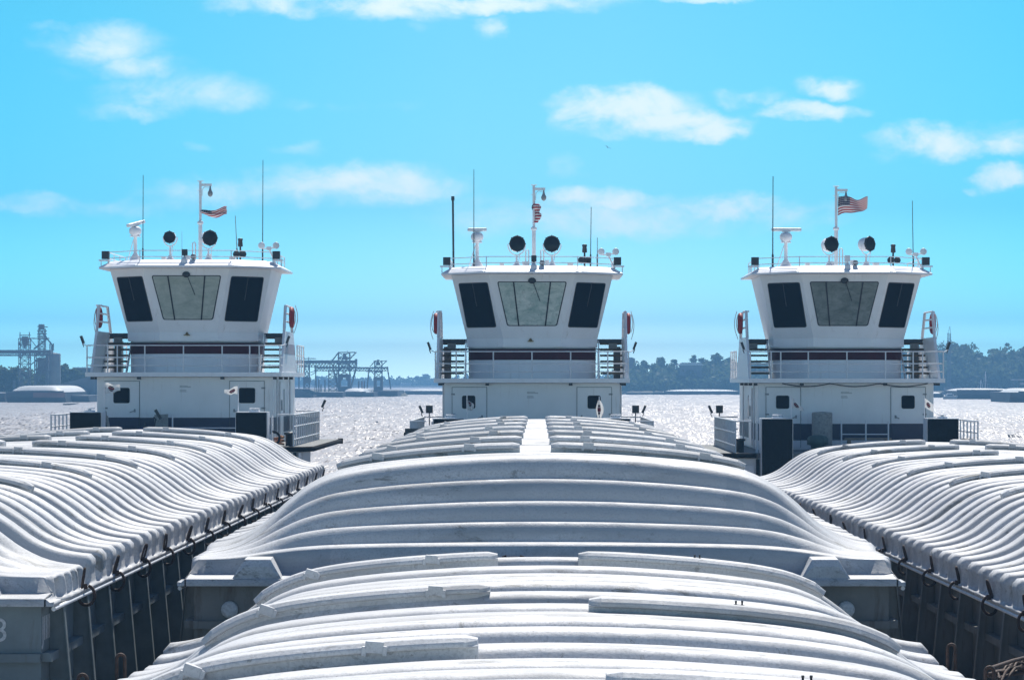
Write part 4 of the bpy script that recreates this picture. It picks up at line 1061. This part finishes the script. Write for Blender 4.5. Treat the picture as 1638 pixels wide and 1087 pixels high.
for px, py, r, lb in ((7,586,1.6,'bushy tree at the left picture edge'), (24,586,1.5,'tree left of the dark lattice tower'), (105,581,1.6,'tallest tree right of the grain silo'), (118,588,1.4,'rounded tree right of the tallest left tree'), (132,595,1.2,'low tree above the sloping shed roof')):
    tree(px, py, 600, 1.0, r, lb, lean=rng.uniform(-.2,.2))

# ------------------------------------------------------------------ grain terminal
def lat(b, px0, px1, py0, py1, Y, depth, bays, r, mat=0, brace=True):
    x0, z1 = at(px0, py0, Y); x1, z0 = at(px1, py1, Y)
    ys = (Y - depth/2, Y + depth/2)
    for x in (x0, x1):
        for y in ys: b.bar((x,y,z0),(x,y,z1), r, mat, 4)
    for k in range(bays + 1):
        z = z0 + (z1-z0)*k/bays
        for y in ys: b.bar((x0,y,z),(x1,y,z), r*.8, mat, 4)
        for x in (x0, x1): b.bar((x,ys[0],z),(x,ys[1],z), r*.8, mat, 4)
        if k < bays and brace:
            zz = z + (z1-z0)/bays
            for y in ys:
                b.bar((x0,y,z),(x1,y,zz), r*.6, mat, 4); b.bar((x1,y,z),(x0,y,zz), r*.6, mat, 4)
            for x in (x0,x1): b.bar((x,ys[0],z),(x,ys[1],zz), r*.6, mat, 4)
    return b
def seg(b, p, q, Y, r, mat=0, dy=0):
    a, c = at(p[0], p[1], Y), at(q[0], q[1], Y); b.bar((a[0],Y+dy,a[1]),(c[0],Y+dy,c[1]), r, mat, 4)
def blk(b, px0, px1, py0, py1, Y, depth, mat=0):
    x0, z1 = at(px0, py0, Y); x1, z0 = at(px1, py1, Y); b.box(x0, x1, Y-depth/2, Y+depth/2, z0, z1, mat)
def gallery(px0, px1, py0, pymid, py1, Y, n, label, depth=2.0, r=.1):
    root = thing('conveyor_gallery', ((px0+px1)/2*0 + at((px0+px1)/2, py1, Y)[0], Y, at(0, py1, Y)[1]), label, 'conveyor', 'conveyor galleries')
    off = Matrix.Translation(-Vector(root.location))
    b = MB(); blk(b, px0, px1, py0, pymid, Y, depth); b.xform(off); b.build('enclosure', M['housefar'], root)
    b = MB()
    for dy in (-depth/2, depth/2):
        seg(b, (px0,py1),(px1,py1), Y, r, dy=dy); seg(b, (px0,pymid),(px1,pymid), Y, r, dy=dy)
        for k in range(n):
            a, c = px0+(px1-px0)*k/n, px0+(px1-px0)*(k+1)/n
            seg(b, (a,py1),((a+c)/2,pymid), Y, r*.7, dy=dy); seg(b, ((a+c)/2,pymid),(c,py1), Y, r*.7, dy=dy)
    b.xform(off); b.build('truss', M['steelfar'], root); return root
def struct_thing(name, label, cat, px, Y, parts, group=None):
    """parts: (part name, material, builder function)"""
    X = (px - CX) * Y / F; root = thing(name, (X, Y, 0), label, cat, group); off = Matrix.Translation((-X, -Y, 0))
    for pn, mt, fn in parts:
        b = MB(); fn(b); b.xform(off); b.build(pn, M[mt], root)
    return root
YL = 585
def f(b):
    lat(b, 31.5, 47.5, 541, 622, YL, 2.2, 8, .10)
    for x in (32, 47): seg(b, (x,541),(x,531), YL, .1)
    seg(b, (31,536),(49,536), YL, .1); blk(b, 29.5, 33, 548, 552, YL, 1)
struct_thing('elevator_tower', 'dark lattice tower left of the taller headhouse', 'tower', 39, YL, [('frame','steelfar',f), ('hopper','housefar',lambda b: (blk(b,35.5,44.5,538,546,YL,1.4), b.loft([[(at(x,546,YL)[0],YL+dy,at(x,546,YL)[1]) for x,dy in ((35.5,-.7),(44.5,-.7),(44.5,.7),(35.5,.7))],[(at(x,555,YL)[0],YL+dy,at(x,555,YL)[1]) for x,dy in ((38.5,-.3),(41.5,-.3),(41.5,.3),(38.5,.3))]])))])
def f(b):
    lat(b, 62, 72, 526, 566, YL+3, 1.5, 5, .085); lat(b, 57, 78, 562, 620, YL+3, 2.4, 4, .12)
    seg(b, (66,530),(84,552), YL+3, .16); seg(b, (84,552),(84,570), YL+3, .14); seg(b, (54,558),(76,541), YL+3, .18)
    seg(b, (48,541),(79,541), YL+3, .12); seg(b, (49,583),(62,574), YL+3, .12); seg(b, (60,612),(76,572), YL+3, .14); seg(b, (48,541),(60,557), YL+3, .08)
    for x in (80,82.5,85.5): seg(b, (x,560),(x,549), YL+3, .12)
    for y in (529,533.5,538): seg(b, (59.5,y),(75,y), YL+3, .1)
struct_thing('elevator_headhouse', 'tall lattice headhouse with angled chutes beside the silo', 'tower', 67, YL+3, [('frame','steelfar',f), ('machine_house','housefar',lambda b: (blk(b,62.5,70.5,518.5,527,YL+3,1.2), blk(b,60.5,64,521,523,YL+3,.8), blk(b,70,76,522,523.4,YL+3,.8))), ('lower_house','housefar',lambda b: blk(b,61,78,572,598,YL+4.5,1.6))])
b = MB(); x0, z1 = at(73,566,YL+8); x1, _ = at(97,566,YL+8); r_ = (x1-x0)/2
b.lathe(((x0+x1)/2, YL+8, 0), [(r_,.5),(r_,z1),(r_*.98,z1+.05),(.2,z1+.35)], 22)
o = b.build('grain_silo', M['silofar']); tag(o, 'pale concrete grain silo behind the lattice headhouse', 'silo')
gallery(-60, 82, 559.5, 563.5, 568.5, YL-1, 26, 'long conveyor gallery crossing the lattice towers at far left')
def f(b):
    Y = 575; P = [at(92,615,Y), at(158,599,Y), at(158,637,Y), at(92,637,Y)]
    b.slab_xz([(P[3][0],P[3][1]),(P[2][0],P[2][1]),(P[1][0],P[1][1]),(P[0][0],P[0][1])], Y, Y+5)
def g(b):
    Y = 575; a, c = at(90,615.5,Y), at(159,598.2,Y); b.loft([[(a[0],Y-.4,a[1]),(a[0],Y+5.4,a[1]),(a[0],Y+5.4,a[1]-.25),(a[0],Y-.4,a[1]-.25)],[(c[0],Y-.4,c[1]),(c[0],Y+5.4,c[1]),(c[0],Y+5.4,c[1]-.25),(c[0],Y-.4,c[1]-.25)]])
struct_thing('sloping_shed', 'long grey shed with a sloping roof behind the white barge', 'shed', 125, 575, [('wall','housefar',f), ('roof','steelfar',g), ('column','housefar',lambda b: blk(b,147,151,604,637,573.5,.6))])
struct_thing('flat_shed', 'low flat-roofed shed above the sloping shed', 'shed', 140, 640, [('wall','housefar',lambda b: blk(b,123,165,589,612,640,6)), ('roof','roofteal',lambda b: blk(b,120,166,587.2,589,640,7))])

def far_barge(label, px0, px1, ptop, pbot, Y, L, cover=None, mat='hullfar', split=None, wedge=False, rz=0):
    X = ((px0+px1)/2 - CX) * Y / F; w = (px1-px0) * Y / F / 2; zt = HC - (ptop-HY)*Y/F
    root = thing('moored_barge', (X, Y, 0), label, 'barge', 'barges moored along the far banks', rz)
    b = MB(); b.slab_yz([(0,zt),(.0,zt*.55),(2.2,-.4),(L-2,-.4),(L,zt)], -w, w) if not wedge else b.slab_xz([(-w,-.4),(w*.6,-.4),(w,zt*.25),(-w*.1,zt),(-w,zt)], 0, L)
    b.build('hull', M[mat], root)
    if split:
        b = MB(); b.slab_yz([(-.03,zt-.02),(-.03,zt*.5),(-.01,zt*.5),(-.01,zt-.02)], (split-CX)*Y/F - X, w - .02); b.build('hull_plating', M['hullrust'], root)
    b = MB(); b.box(-w-.02, w+.02, -.06, L, zt+.004, zt+.09); b.build('gunwale', M['housefar'], root)
    if cover:
        c0, c1, ct = cover; zc = HC - (ct-HY)*Y/F; xa, xb = (c0-CX)*Y/F - X, (c1-CX)*Y/F - X; d = (xb-xa)*.16
        b = MB(); rings = []
        for y, hh in ((.7,.25),(1.6,.8),(2.4,1.),(L-2.5,1.),(L-1.2,.3)):
            rings.append([(xa + (xb-xa)*t, y, zt + .09 + (zc-zt-.09)*hh*(1-abs(2*t-1)**4.5)) for t in np.linspace(0,1,17)])
        b.loft(rings, 0, True, caps=True, closed=False); b.build('cargo_cover', M['coverfar'], root)
        b = MB(); b.box(xa, xb, .65, .75, zt, zt+.35); b.build('coaming', M['hullfar'], root)
    return root
far_barge('end-on barge with white cover and half rust-red hull at far left', 9, 104, 627.5, 643.5, 545, 45, (15,101,616.5), split=53)
far_barge('low dark barge right of the half-red one', 105, 142, 633, 642.5, 552, 40)
far_barge('dark barge at the left picture edge', -60, 7, 629, 642.5, 552, 40)
struct_thing('mooring_pile', 'dark mooring pile behind the half-red barge', 'pile', 22.5, 592, [('post','steelfar',lambda b: blk(b,20.8,24.2,608,641,592,.45))])
b = MB(); b.tube([(0,0,.05),(.8,.3,.12),(1.9,.1,.22),(2.9,-.2,.3)], [.22,.17,.12,.05], 7); b.tube([(.4,0,.1),(.1,.5,.25)], [.12,.05], 6)
o = b.build('driftwood', M['bark']); X, _ = at(101, 647, 490); o.location = (X, 490, 0); tag(o, 'dark driftwood log floating before the low dark barge', 'driftwood')

YT = 738
gallery(455, 571, 576, 580.5, 586.5, YT+2, 24, 'upper conveyor gallery of the loading terminal', 1.8, .085)
gallery(503, 621, 586.8, 588.8, 593, YT-1, 26, 'lower conveyor gallery running to the second loading tower', 1.5, .08)
def f(b):
    lat(b, 541.5, 559.5, 563.5, 600, YT, 2.6, 4, .12)
    for dy in (-1.3,1.3):
        seg(b,(541,563.3),(570,563.3),YT,.12,dy=dy); seg(b,(531,577),(541.5,563.5),YT,.1,dy=dy); seg(b,(559.5,574),(569,564),YT,.1,dy=dy)
        seg(b,(532.5,582),(533,590),YT,.16,dy=dy); seg(b,(533,590),(541,620),YT,.16,dy=dy); seg(b,(570,576),(570,586),YT,.16,dy=dy); seg(b,(570,586),(561,622),YT,.16,dy=dy)
        seg(b,(559.5,594),(570,580),YT,.08,dy=dy); seg(b,(541.5,594),(533,584),YT,.08,dy=dy); seg(b,(526,582),(541,576),YT,.09,dy=dy)
    seg(b,(555.5,563),(555.5,559.5),YT,.06); blk(b,568,571.5,574,579,YT,1)
def g(b):
    blk(b,541,561,598,604,YT,2.7); blk(b,541,545,604,626,YT,2.7); blk(b,556.5,561,604,626,YT,2.7); blk(b,545,556.5,618,627,YT,2.7)
    for k in range(4): blk(b,545,546.5+.6*k,604+ (3-k)*1.2,605.2+(3-k)*1.2,YT,2.5); blk(b,555-.6*k,556.5,604+(3-k)*1.2,605.2+(3-k)*1.2,YT,2.5)
struct_thing('loading_tower', 'bigger lattice loading tower with braced crown and arched base', 'tower', 551, YT, [('frame','steelfar',f), ('base_house','housefar',g), ('machine_house','housefar',lambda b: (blk(b,549,554,565,574,YT,1.5), blk(b,547,556,571,575,YT,1.8)))], 'loading towers')
def f(b):
    lat(b, 599.5, 611, 577, 604, YT+6, 2.0, 3, .11)
    for dy in (-1,1):
        seg(b,(592,586),(600,577),YT+6,.09,dy=dy); seg(b,(598,577),(619,577),YT+6,.1,dy=dy); seg(b,(611,584),(618,577.5),YT+6,.08,dy=dy)
        seg(b,(590.5,588),(587,624),YT+6,.13,dy=dy); seg(b,(619.5,586),(625,622),YT+6,.13,dy=dy); seg(b,(586,594),(612,594),YT+6,.09,dy=dy); seg(b,(600,600),(591,590),YT+6,.07,dy=dy)
struct_thing('loading_tower', 'smaller lattice loading tower further right in the terminal', 'tower', 605, YT+6, [('frame','steelfar',f), ('base_house','housefar',lambda b: (blk(b,598,612.5,603,608,YT+6,2.3), blk(b,598,602.5,608,628,YT+6,2.3), blk(b,608.5,612.5,608,628,YT+6,2.3), blk(b,602.5,608.5,618,628,YT+6,2.2))), ('machine_house','housefar',lambda b: (blk(b,603,606.5,575,584,YT+6,1.2), blk(b,602,608,580,583,YT+6,1.4)))], 'loading towers')
struct_thing('stair_tower', 'slim open stair tower between the two loading towers', 'tower', 532, YT+10, [('frame','steelfar',lambda b: lat(b,526,539,592,629,YT+10,2,6,.09))])
struct_thing('support_tower', 'narrow support tower carrying the upper gallery beside the streamer-flag towboat', 'tower', 491, YT+8, [('frame','steelfar',lambda b: lat(b,487,495,582,628,YT+8,1.5,6,.1)), ('house','housefar',lambda b: blk(b,486,497,603,612,YT+8,1.8))])
struct_thing('gallery_trestle', 'two-legged trestle under the upper gallery', 'trestle', 505, YT+4, [('leg','steelfar',lambda b: seg(b,(504,584),(507,628),YT+4,.16)), ('leg','steelfar',lambda b: seg(b,(505.5,584),(503.5,628),YT+5,.13)), ('brace','steelfar',lambda b: (seg(b,(487,598),(505,593),YT+4,.09), seg(b,(497,600),(508,593),YT+4,.08)))])
struct_thing('gallery_sign', 'small sign frame on top of the upper gallery', 'sign', 497, YT+2, [('frame','steelfar',lambda b: (seg(b,(486.5,576),(486.5,570.5),YT+2,.09), seg(b,(493.5,576),(493.5,570.5),YT+2,.09), seg(b,(486,573.3),(505,573.3),YT+2,.12)))])
for px, pt, lb in ((478.3,591,'thick mooring pile beside the streamer-flag towboat rail'), (486.2,593,'second thick pile behind the streamer-flag towboat rail'), (510,607,'tall pile left in the dark dolphin group'), (513.5,614.5,'short pile in the dark dolphin group'), (519.8,607,'tall pile right in the dark dolphin group'),
        (573.7,609.5,'left pile of three beside the white-topped barge'), (579,609.5,'rusty middle pile of three beside the white-topped barge'), (582.8,609.5,'right pile of three beside the white-topped barge')):
    struct_thing('mooring_pile', lb, 'pile', px, 728, [('post','hullrust' if 'rusty' in lb else 'steelfar',lambda b: (lambda x, z: b.lathe((x,728,0), [(.2,-.5),(.2,z),(.05,z+.1)], 8))(*at(px,pt,728)))], 'mooring piles')
far_barge('pale-topped wedge-bowed barge beside the streamer-flag towboat', 455, 502, 622, 637, 690, 30, None, wedge=True)
far_barge('dark barge under the big loading tower', 500, 548, 627.5, 636.5, 700, 34)
far_barge('dark barge with a pale cover below the big loading tower', 546, 598, 628, 635.5, 712, 34, (549,585,621))
far_barge('dark barge under the smaller loading tower', 597, 636, 625, 634, 730, 36)
far_barge('long pale-topped barge left of the wrapped-flag towboat', 642, 716, 626.5, 631.8, 835, 30, (648,714,622.5))

# far middle bank
struct_thing('far_building', 'hazy block building on the distant bank by the wrapped-flag towboat', 'building', 675, 1775, [('wall','palefar',lambda b: (blk(b,664,676,602,622,1775,9), blk(b,676,685,598,622,1778,9)))])
struct_thing('far_tower', 'block tower on the skyline right of the wrapped-flag towboat', 'building', 1010, 900, [('wall','housefar',lambda b: (blk(b,1004,1015.5,573,612,900,4), blk(b,1006,1013,571.5,573,900,3)))])
struct_thing('storage_tank', 'small white tank on the distant bank', 'tank', 643, 1752, [('shell','coverfar',lambda b: (lambda x,z: b.lathe((x,1752,0),[(1.1,.8),(1.1,z),(.1,z+.5)],14))(*at(643,613,1752)))])
struct_thing('far_house', 'pale low house on the distant bank', 'house', 652, 1752, [('wall','palefar',lambda b: blk(b,647,657,614,620,1752,5)), ('roof','coverfar',lambda b: blk(b,646,658,612,614,1752,6))])
def f(b):
    Y = 872; a = [at(x,y,Y) for x,y in ((1083,584.5),(1090,579.8),(1119,579.2),(1126,583.8))]
    b.slab_xz([a[0],a[3],a[2],a[1]], Y-1.5, Y+6)
struct_thing('ridge_house', 'house with a wide pale roof among the ridge trees', 'house', 1104, 872, [('roof','roofteal',f), ('wall','housefar',lambda b: blk(b,1087,1122,583.6,606,873,4))])
far_barge('long low barge with pale covers left of the open-flag towboat', 1048, 1190, 627, 631.8, 832, 14, (1062,1188,622.8))
far_barge('low dark barge on the bank right of the wrapped-flag towboat', 1003, 1046, 628, 631.8, 834, 14)
# right shore
far_barge('long dark barge with pale covers behind the white cruiser', 1531, 1626, 625.3, 638, 640, 20, (1531,1624,621))
far_barge('dark square-ended barge at the right picture edge', 1616, 1700, 628, 643.5, 545, 25, (1630,1698,621))
far_barge('small pale-topped barge behind the open-flag towboat', 1485, 1510, 631, 636.5, 700, 16, (1486,1508,627))
def f(b):
    lat(b, 1516.2, 1520.4, 533, 622, 800, .8, 15, .06); a, c = at(1519.5,521,800), at(1518.3,533,800)
    for x in (1516.2,1520.4): seg(b,(x,533),(1519.6,521.5),800,.06)
struct_thing('dock_crane', 'tall thin lattice crane boom right of the open-flag towboat', 'crane', 1518, 800, [('boom','steelfar',f), ('cab','housefar',lambda b: (blk(b,1511,1523,619,626,801,3), blk(b,1508,1526,626,631,801,4)))])
def f(b):
    Y = 640; X0, _ = at(1509,0,Y); X1, _ = at(1532,0,Y); L = X1 - X0
    rings = []
    for t, w, z0, z1 in ((0,.75,.02,.75),(.25,.95,-.15,.72),(.6,.95,-.15,.72),(.85,.6,0,.82),(1,.04,.5,.95)):
        x = X0 + L*t; rings.append([(x,Y-w*.6,z0),(x,Y-w,z1),(x,Y+w,z1),(x,Y+w*.6,z0)])
    b.loft(rings)
struct_thing('cabin_cruiser', 'small white cabin cruiser before the long dark barge', 'motor boat', 1520, 640, [('hull','coverfar',f), ('cabin','white2',lambda b: (blk(b,1513,1525,630.2,634.2,640,1.2), blk(b,1514.5,1522,628.6,630.2,640,1.1))), ('window','glassdark',lambda b: blk(b,1515,1523.5,631,632.4,639.9,1.25))])
for px, pt, lb in ((1568.5,607,'sailboat with the shorter mast behind the long dark barge'), (1575.8,594,'sailboat with the taller mast behind the long dark barge')):
    Y = 690
    struct_thing('sailboat', lb, 'sailboat', px, Y, [('hull','coverfar',lambda b: (lambda x: b.loft([[(x-2+4*t,Y-w,.1),(x-2+4*t,Y-w*1.3,1.9+.2*t),(x-2+4*t,Y+w*1.3,1.9+.2*t),(x-2+4*t,Y+w,.1)] for t,w in ((0,.5),(.5,.7),(1,.05))]))(at(px,0,Y)[0])),
        ('mast','white2',lambda b: (seg(b,(px,622),(px+.6,pt),Y,.07), seg(b,(px-5,620),(px+.6,pt+1),Y,.025), seg(b,(px+4,620),(px+.6,pt+1),Y,.025)))])
struct_thing('boat_dock', 'covered boat dock at the right picture edge', 'dock', 1630, 700, [('roof','palefar',lambda b: (blk(b,1619,1660,606,608,700,5), blk(b,1634,1660,612,615,696,4))), ('post','steelfar',lambda b: [blk(b,x,x+1.2,608,640,700,.3) for x in (1621,1631,1645)])])

# bird
b = MB(); b.sphere((0,0,0),(.06,.16,.06),8,6)
b.loft([[(0,-.1,.02),(0,.1,.02),(0,.1,.035),(0,-.1,.035)],[(.28,-.06,.14),(.28,.08,.14),(.28,.08,.15),(.28,-.06,.15)],[(.52,.04,.05),(.52,.08,.05),(.52,.08,.055),(.52,.04,.055)]]); b.loft([[(0,-.1,.02),(0,.1,.02),(0,.1,.035),(0,-.1,.035)],[(-.28,-.06,.14),(-.28,.08,.14),(-.28,.08,.15),(-.28,-.06,.15)],[(-.52,.04,.05),(-.52,.08,.05),(-.52,.08,.055),(-.52,.04,.055)]])
o = b.build('bird', M['dark']); X, Z = at(972, 236, 230); o.location = (X, 230, Z); o.scale = (.6,.6,.6); o.rotation_euler = (0, R(25), R(20)); tag(o, 'small dark bird flying above the wrapped-flag towboat', 'bird')

# ------------------------------------------------------------------ the river
def river():
    xs = np.concatenate([-np.geomspace(4000, 72, 26)[:-1], np.linspace(-70, 70, 400), np.geomspace(72, 4000, 26)[1:]])
    ys = [-400, -200, -80, 0, 40, 70]; y = 74.
    while y < 860: ys.append(y); y += .42 + (y - 74)*.00155
    ys += list(np.geomspace(900, 5200, 16)); ys = np.array(ys)
    Xg, Yg = np.meshgrid(xs, ys); Z = np.zeros_like(Xg); g = np.random.default_rng(5)
    fade = np.clip((75 - np.abs(Xg))/15, 0, 1) * np.clip((Yg - 74)/8, 0, 1) * np.clip((880 - Yg)/60, 0, 1)
    for k in range(64):
        wl = .9 * (8/.9)**g.random(); a = R(100) + g.normal()*.75; kx, ky = 2*math.pi/wl*math.cos(a), 2*math.pi/wl*math.sin(a)
        ph = kx*Xg + ky*Yg + g.random()*6.28 + 1.2*np.sin(Xg*.11*g.random() + Yg*.06*g.random() + k)
        Z += .0052*wl**.85 * (np.exp(np.sin(ph) - 1) * 2 - .9)
    gust = .75 + .25*np.sin(Xg*.05 + 2*np.sin(Yg*.012)) * np.cos(Yg*.021 + Xg*.013)
    o = grid_obj('river_water', np.stack([Xg, Yg, Z*fade*gust], 2), M['water'])
    return tag(o, 'broad glittering silver river', 'water', kind='structure')
m = bpy.data.materials.new('river_water'); m.use_nodes = True; M['water'] = m
t = NT(m.node_tree); b = t.n['Principled BSDF']
tc = t.node('ShaderNodeTexCoord').outputs['Object']
t.put(b.inputs['Base Color'], t.mix(t.noise(t.scaled(tc,(.02,.006,1)), 1, 3), (.265,.245,.235), (.32,.295,.285)))
b.inputs['Roughness'].default_value = WATER_ROUGH; b.inputs['IOR'].default_value = 1.33
geo = t.node('ShaderNodeNewGeometry'); sn = t.node('ShaderNodeSeparateXYZ'); t.put(sn.inputs[0], geo.outputs['Normal'])
def slope(sc, loc, d):                                  # symmetric ripple slope from stretched noise: wind ripples lie in long crests
    return t.math('SUBTRACT', t.noise(t.scaled(tc, sc, loc=loc), 1, d, .65), .5)
sx = t.math('MULTIPLY', slope((3.2,.30,1),(9,2,0),4), .5)
sy = t.math('ADD', t.math('ADD', t.math('MULTIPLY', slope((3.6,.2,1),(0,0,0),5), 1.5), t.math('MULTIPLY', slope((.55,.035,1),(5,1,0),3), .7)), t.math('MULTIPLY', slope((7.,.6,1),(2,7,0),2), .9))
sy = t.math('MULTIPLY', sy, WATER_BUMP); sx = t.math('MULTIPLY', sx, WATER_BUMP)
cn = t.node('ShaderNodeCombineXYZ'); t.put(cn.inputs[0], t.math('ADD', sn.outputs[0], sx)); t.put(cn.inputs[1], t.math('ADD', sn.outputs[1], sy)); t.put(cn.inputs[2], sn.outputs[2])
nn = t.node('ShaderNodeVectorMath', operation='NORMALIZE'); t.put(nn.inputs[0], cn.outputs[0]); t.put(b.inputs['Normal'], nn.outputs[0])
river()

# ------------------------------------------------------------------ air
m = bpy.data.materials.new('haze_air'); m.use_nodes = True; m.cycles.homogeneous_volume = True
t = NT(m.node_tree); t.n.remove(t.n['Principled BSDF'])
pv = t.node('ShaderNodeVolumePrincipled'); pv.inputs['Color'].default_value = HAZE_COL; pv.inputs['Density'].default_value = HAZE; pv.inputs['Anisotropy'].default_value = .0
t.l.new(pv.outputs[0], t.n['Material Output'].inputs['Volume'])
b = MB(); b.box(-1500, 1500, -150, 3000, -1.9, 45); o = b.build('haze', m); tag(o, 'thin bluish summer haze over the river', 'haze', kind='stuff')

# ------------------------------------------------------------------ sky and sun
ELEV, AZ = R(52), R(9)
w = bpy.data.worlds.new('World'); scene.world = w; w.use_nodes = True
t = NT(w.node_tree); bg = t.n['Background']
sky = t.node('ShaderNodeTexSky'); sky.sky_type = 'NISHITA'; sky.sun_disc = False; sky.sun_elevation = ELEV; sky.sun_rotation = AZ
sky.altitude = 0; sky.air_density = 1.0; sky.dust_density = .3; sky.ozone_density = 3.0
d = t.node('ShaderNodeTexCoord').outputs['Generated']
sp = t.node('ShaderNodeSeparateXYZ'); t.put(sp.inputs[0], d)
# the lowest degrees of this sky are a clear cyan rather than the model's pale band
ramp = t.node('ShaderNodeValToRGB'); t.put(ramp.inputs[0], t.mapr(sp.outputs[2], 0, .5))
e = ramp.color_ramp.elements
e[0].position = 0; e[0].color = (*SKY0, 1); e[1].position = 1; e[1].color = (*SKY5, 1)
for p, c in ((.045, SKY1), (.13, SKY2), (.29, SKY3), (.37, SKY4)):
    q = e.new(p); q.color = (*c, 1)
col = t.mix(1.0, t.mix(1.0, sky.outputs[0], ramp.outputs[0], 'MULTIPLY'), (2,2,2), 'MULTIPLY')
# clouds: banks at infinity, by bearing (u) and height (v) in milliradian-like units
yy = t.math('MAXIMUM', sp.outputs[1], .05)
u = t.math('DIVIDE', sp.outputs[0], yy); v = t.math('DIVIDE', sp.outputs[2], yy)
cv = t.node('ShaderNodeCombineXYZ'); t.put(cv.inputs[0], u); t.put(cv.inputs[1], v)
n1 = t.node('ShaderNodeTexNoise'); t.put(n1.inputs['Vector'], t.scaled(cv.outputs[0], (1,1.5,1))); n1.inputs['Scale'].default_value = 55; n1.inputs['Detail'].default_value = 7; n1.inputs['Roughness'].default_value = .58
n2 = t.noise(t.scaled(cv.outputs[0], (1,1.7,1), loc=(3,1,0)), 34, 9, .62, .3)
sc_ = t.node('ShaderNodeSeparateColor'); t.put(sc_.inputs[0], n1.outputs['Color'])
wu = t.math('ADD', u, t.math('MULTIPLY', t.math('SUBTRACT', sc_.outputs[0], .5), .022))
wv = t.math('ADD', v, t.math('MULTIPLY', t.math('SUBTRACT', sc_.outputs[1], .5), .013))
CLOUDS = [  # px, py, rx, ry (photo scale), strength
    (165,72,88,34,.54),(228,108,70,26,.54),(290,150,112,34,.56),(350,158,70,20,.45),(225,178,75,18,.44),(90,42,34,12,.3),(470,168,34,10,.25),
    (480,6,120,20,.75),(600,10,130,22,.8),(800,4,170,16,.75),(1120,2,60,8,.6),(780,40,22,16,.6),(680,38,18,10,.3),
    (1000,172,96,34,1.),(1060,196,110,26,1.),(1150,208,42,20,.95),(930,190,44,26,.8),(1075,160,26,10,.4),(1010,212,110,12,.55),
    (1190,156,48,11,.55),(1238,160,20,10,.5),(1325,140,46,18,.85),(1290,180,72,15,.8),
    (1495,222,78,30,.9),(1560,236,80,18,.75),(1620,222,50,30,.5),(1605,284,48,22,.85),(1560,304,14,8,.5),
    (560,288,120,30,.68),(640,300,95,32,.66),(470,300,120,30,.62),(370,308,120,30,.5),(180,330,150,16,.42),(905,270,24,22,.35),(960,320,90,20,.85),(1020,348,180,34,.55),(1170,335,90,24,.8),(1260,345,80,24,.6),(780,345,90,34,.4),(640,170,40,8,.15),(320,238,20,10,.25),(60,325,90,14,.4),(470,240,40,12,.3),(860,345,50,26,.45),(1420,250,30,14,.3),(560,170,30,8,.2),(100,120,30,12,.25)]
dens = None
for (cx, cy, rx, ry, s) in CLOUDS:
    a = t.math('MULTIPLY', t.math('SUBTRACT', wu, (cx-CX)/F), F/(rx*1.22)); c = t.math('MULTIPLY', t.math('SUBTRACT', wv, (HY-cy)/F), F/ry)
    dd = t.math('MULTIPLY_ADD', a, a, t.math('MULTIPLY', c, c))
    q = t.math('MULTIPLY', t.math('MULTIPLY_ADD', dd, -.62, 1.0, clamp=True), s)
    dens = q if dens is None else t.math('MAXIMUM', dens, q)
tex = t.mapr(n2, .28, .70, .15, 1.35)
az = t.mapr(t.math('ABSOLUTE', u), .03, .21, 1., .5)                   # deeper away from the sun's bearing
cc = t.node('ShaderNodeCombineColor'); t.put(cc.inputs[0], az); t.put(cc.inputs[1], t.math('POWER', az, .12)); cc.inputs[2].default_value = 1
col = t.mix(t.mapr(sp.outputs[1], .1, .3), col, t.mix(1.0, col, cc.outputs[0], 'MULTIPLY'))
dens = t.math('MULTIPLY', dens, tex)
dens = t.mapr(dens, .03, .88, 0, .92, True)
dens = t.math('MULTIPLY', dens, t.mapr(sp.outputs[1], .1, .3))
col = t.mix(dens, col, CLOUD_COL)
t.put(bg.inputs['Color'], col); bg.inputs['Strength'].default_value = SKY_STRENGTH
w.cycles.sampling_method = 'MANUAL'; w.cycles.sample_map_resolution = 512

sd = bpy.data.lights.new('sun', 'SUN'); sd.energy = SUN; sd.angle = R(.5); sd.color = (1., .955, .89)
so = bpy.data.objects.new('sun', sd); COL.objects.link(so)
dirv = Vector((math.sin(AZ)*math.cos(ELEV), math.cos(AZ)*math.cos(ELEV), math.sin(ELEV)))
so.rotation_euler = dirv.to_track_quat('Z', 'Y').to_euler(); so.location = (0, 60, 60)

cam = bpy.data.cameras.new('camera'); co = bpy.data.objects.new('camera', cam); COL.objects.link(co)
cam.sensor_width = 36; cam.lens = F / 1638 * 36; cam.clip_start = .5; cam.clip_end = 12000
cam.shift_x = -(CX - 819) / 1638; cam.shift_y = (HY - 543.5) / 1638
co.location = (0, 0, HC); co.rotation_euler = (R(90), 0, 0)
scene.camera = co

vs = scene.view_settings; vs.view_transform = 'Standard'; vs.look = 'None'; vs.exposure = EXPOSURE; vs.gamma = 1; vs.use_curve_mapping = False
cy = scene.cycles; cy.use_denoising = True; cy.max_bounces = 8; cy.diffuse_bounces = 3; cy.glossy_bounces = 3; cy.transmission_bounces = 4; cy.volume_bounces = 0; cy.sample_clamp_indirect = 8
try: cy.denoiser = 'OPENIMAGEDENOISE'; cy.denoising_input_passes = 'RGB_ALBEDO_NORMAL'
except Exception: pass
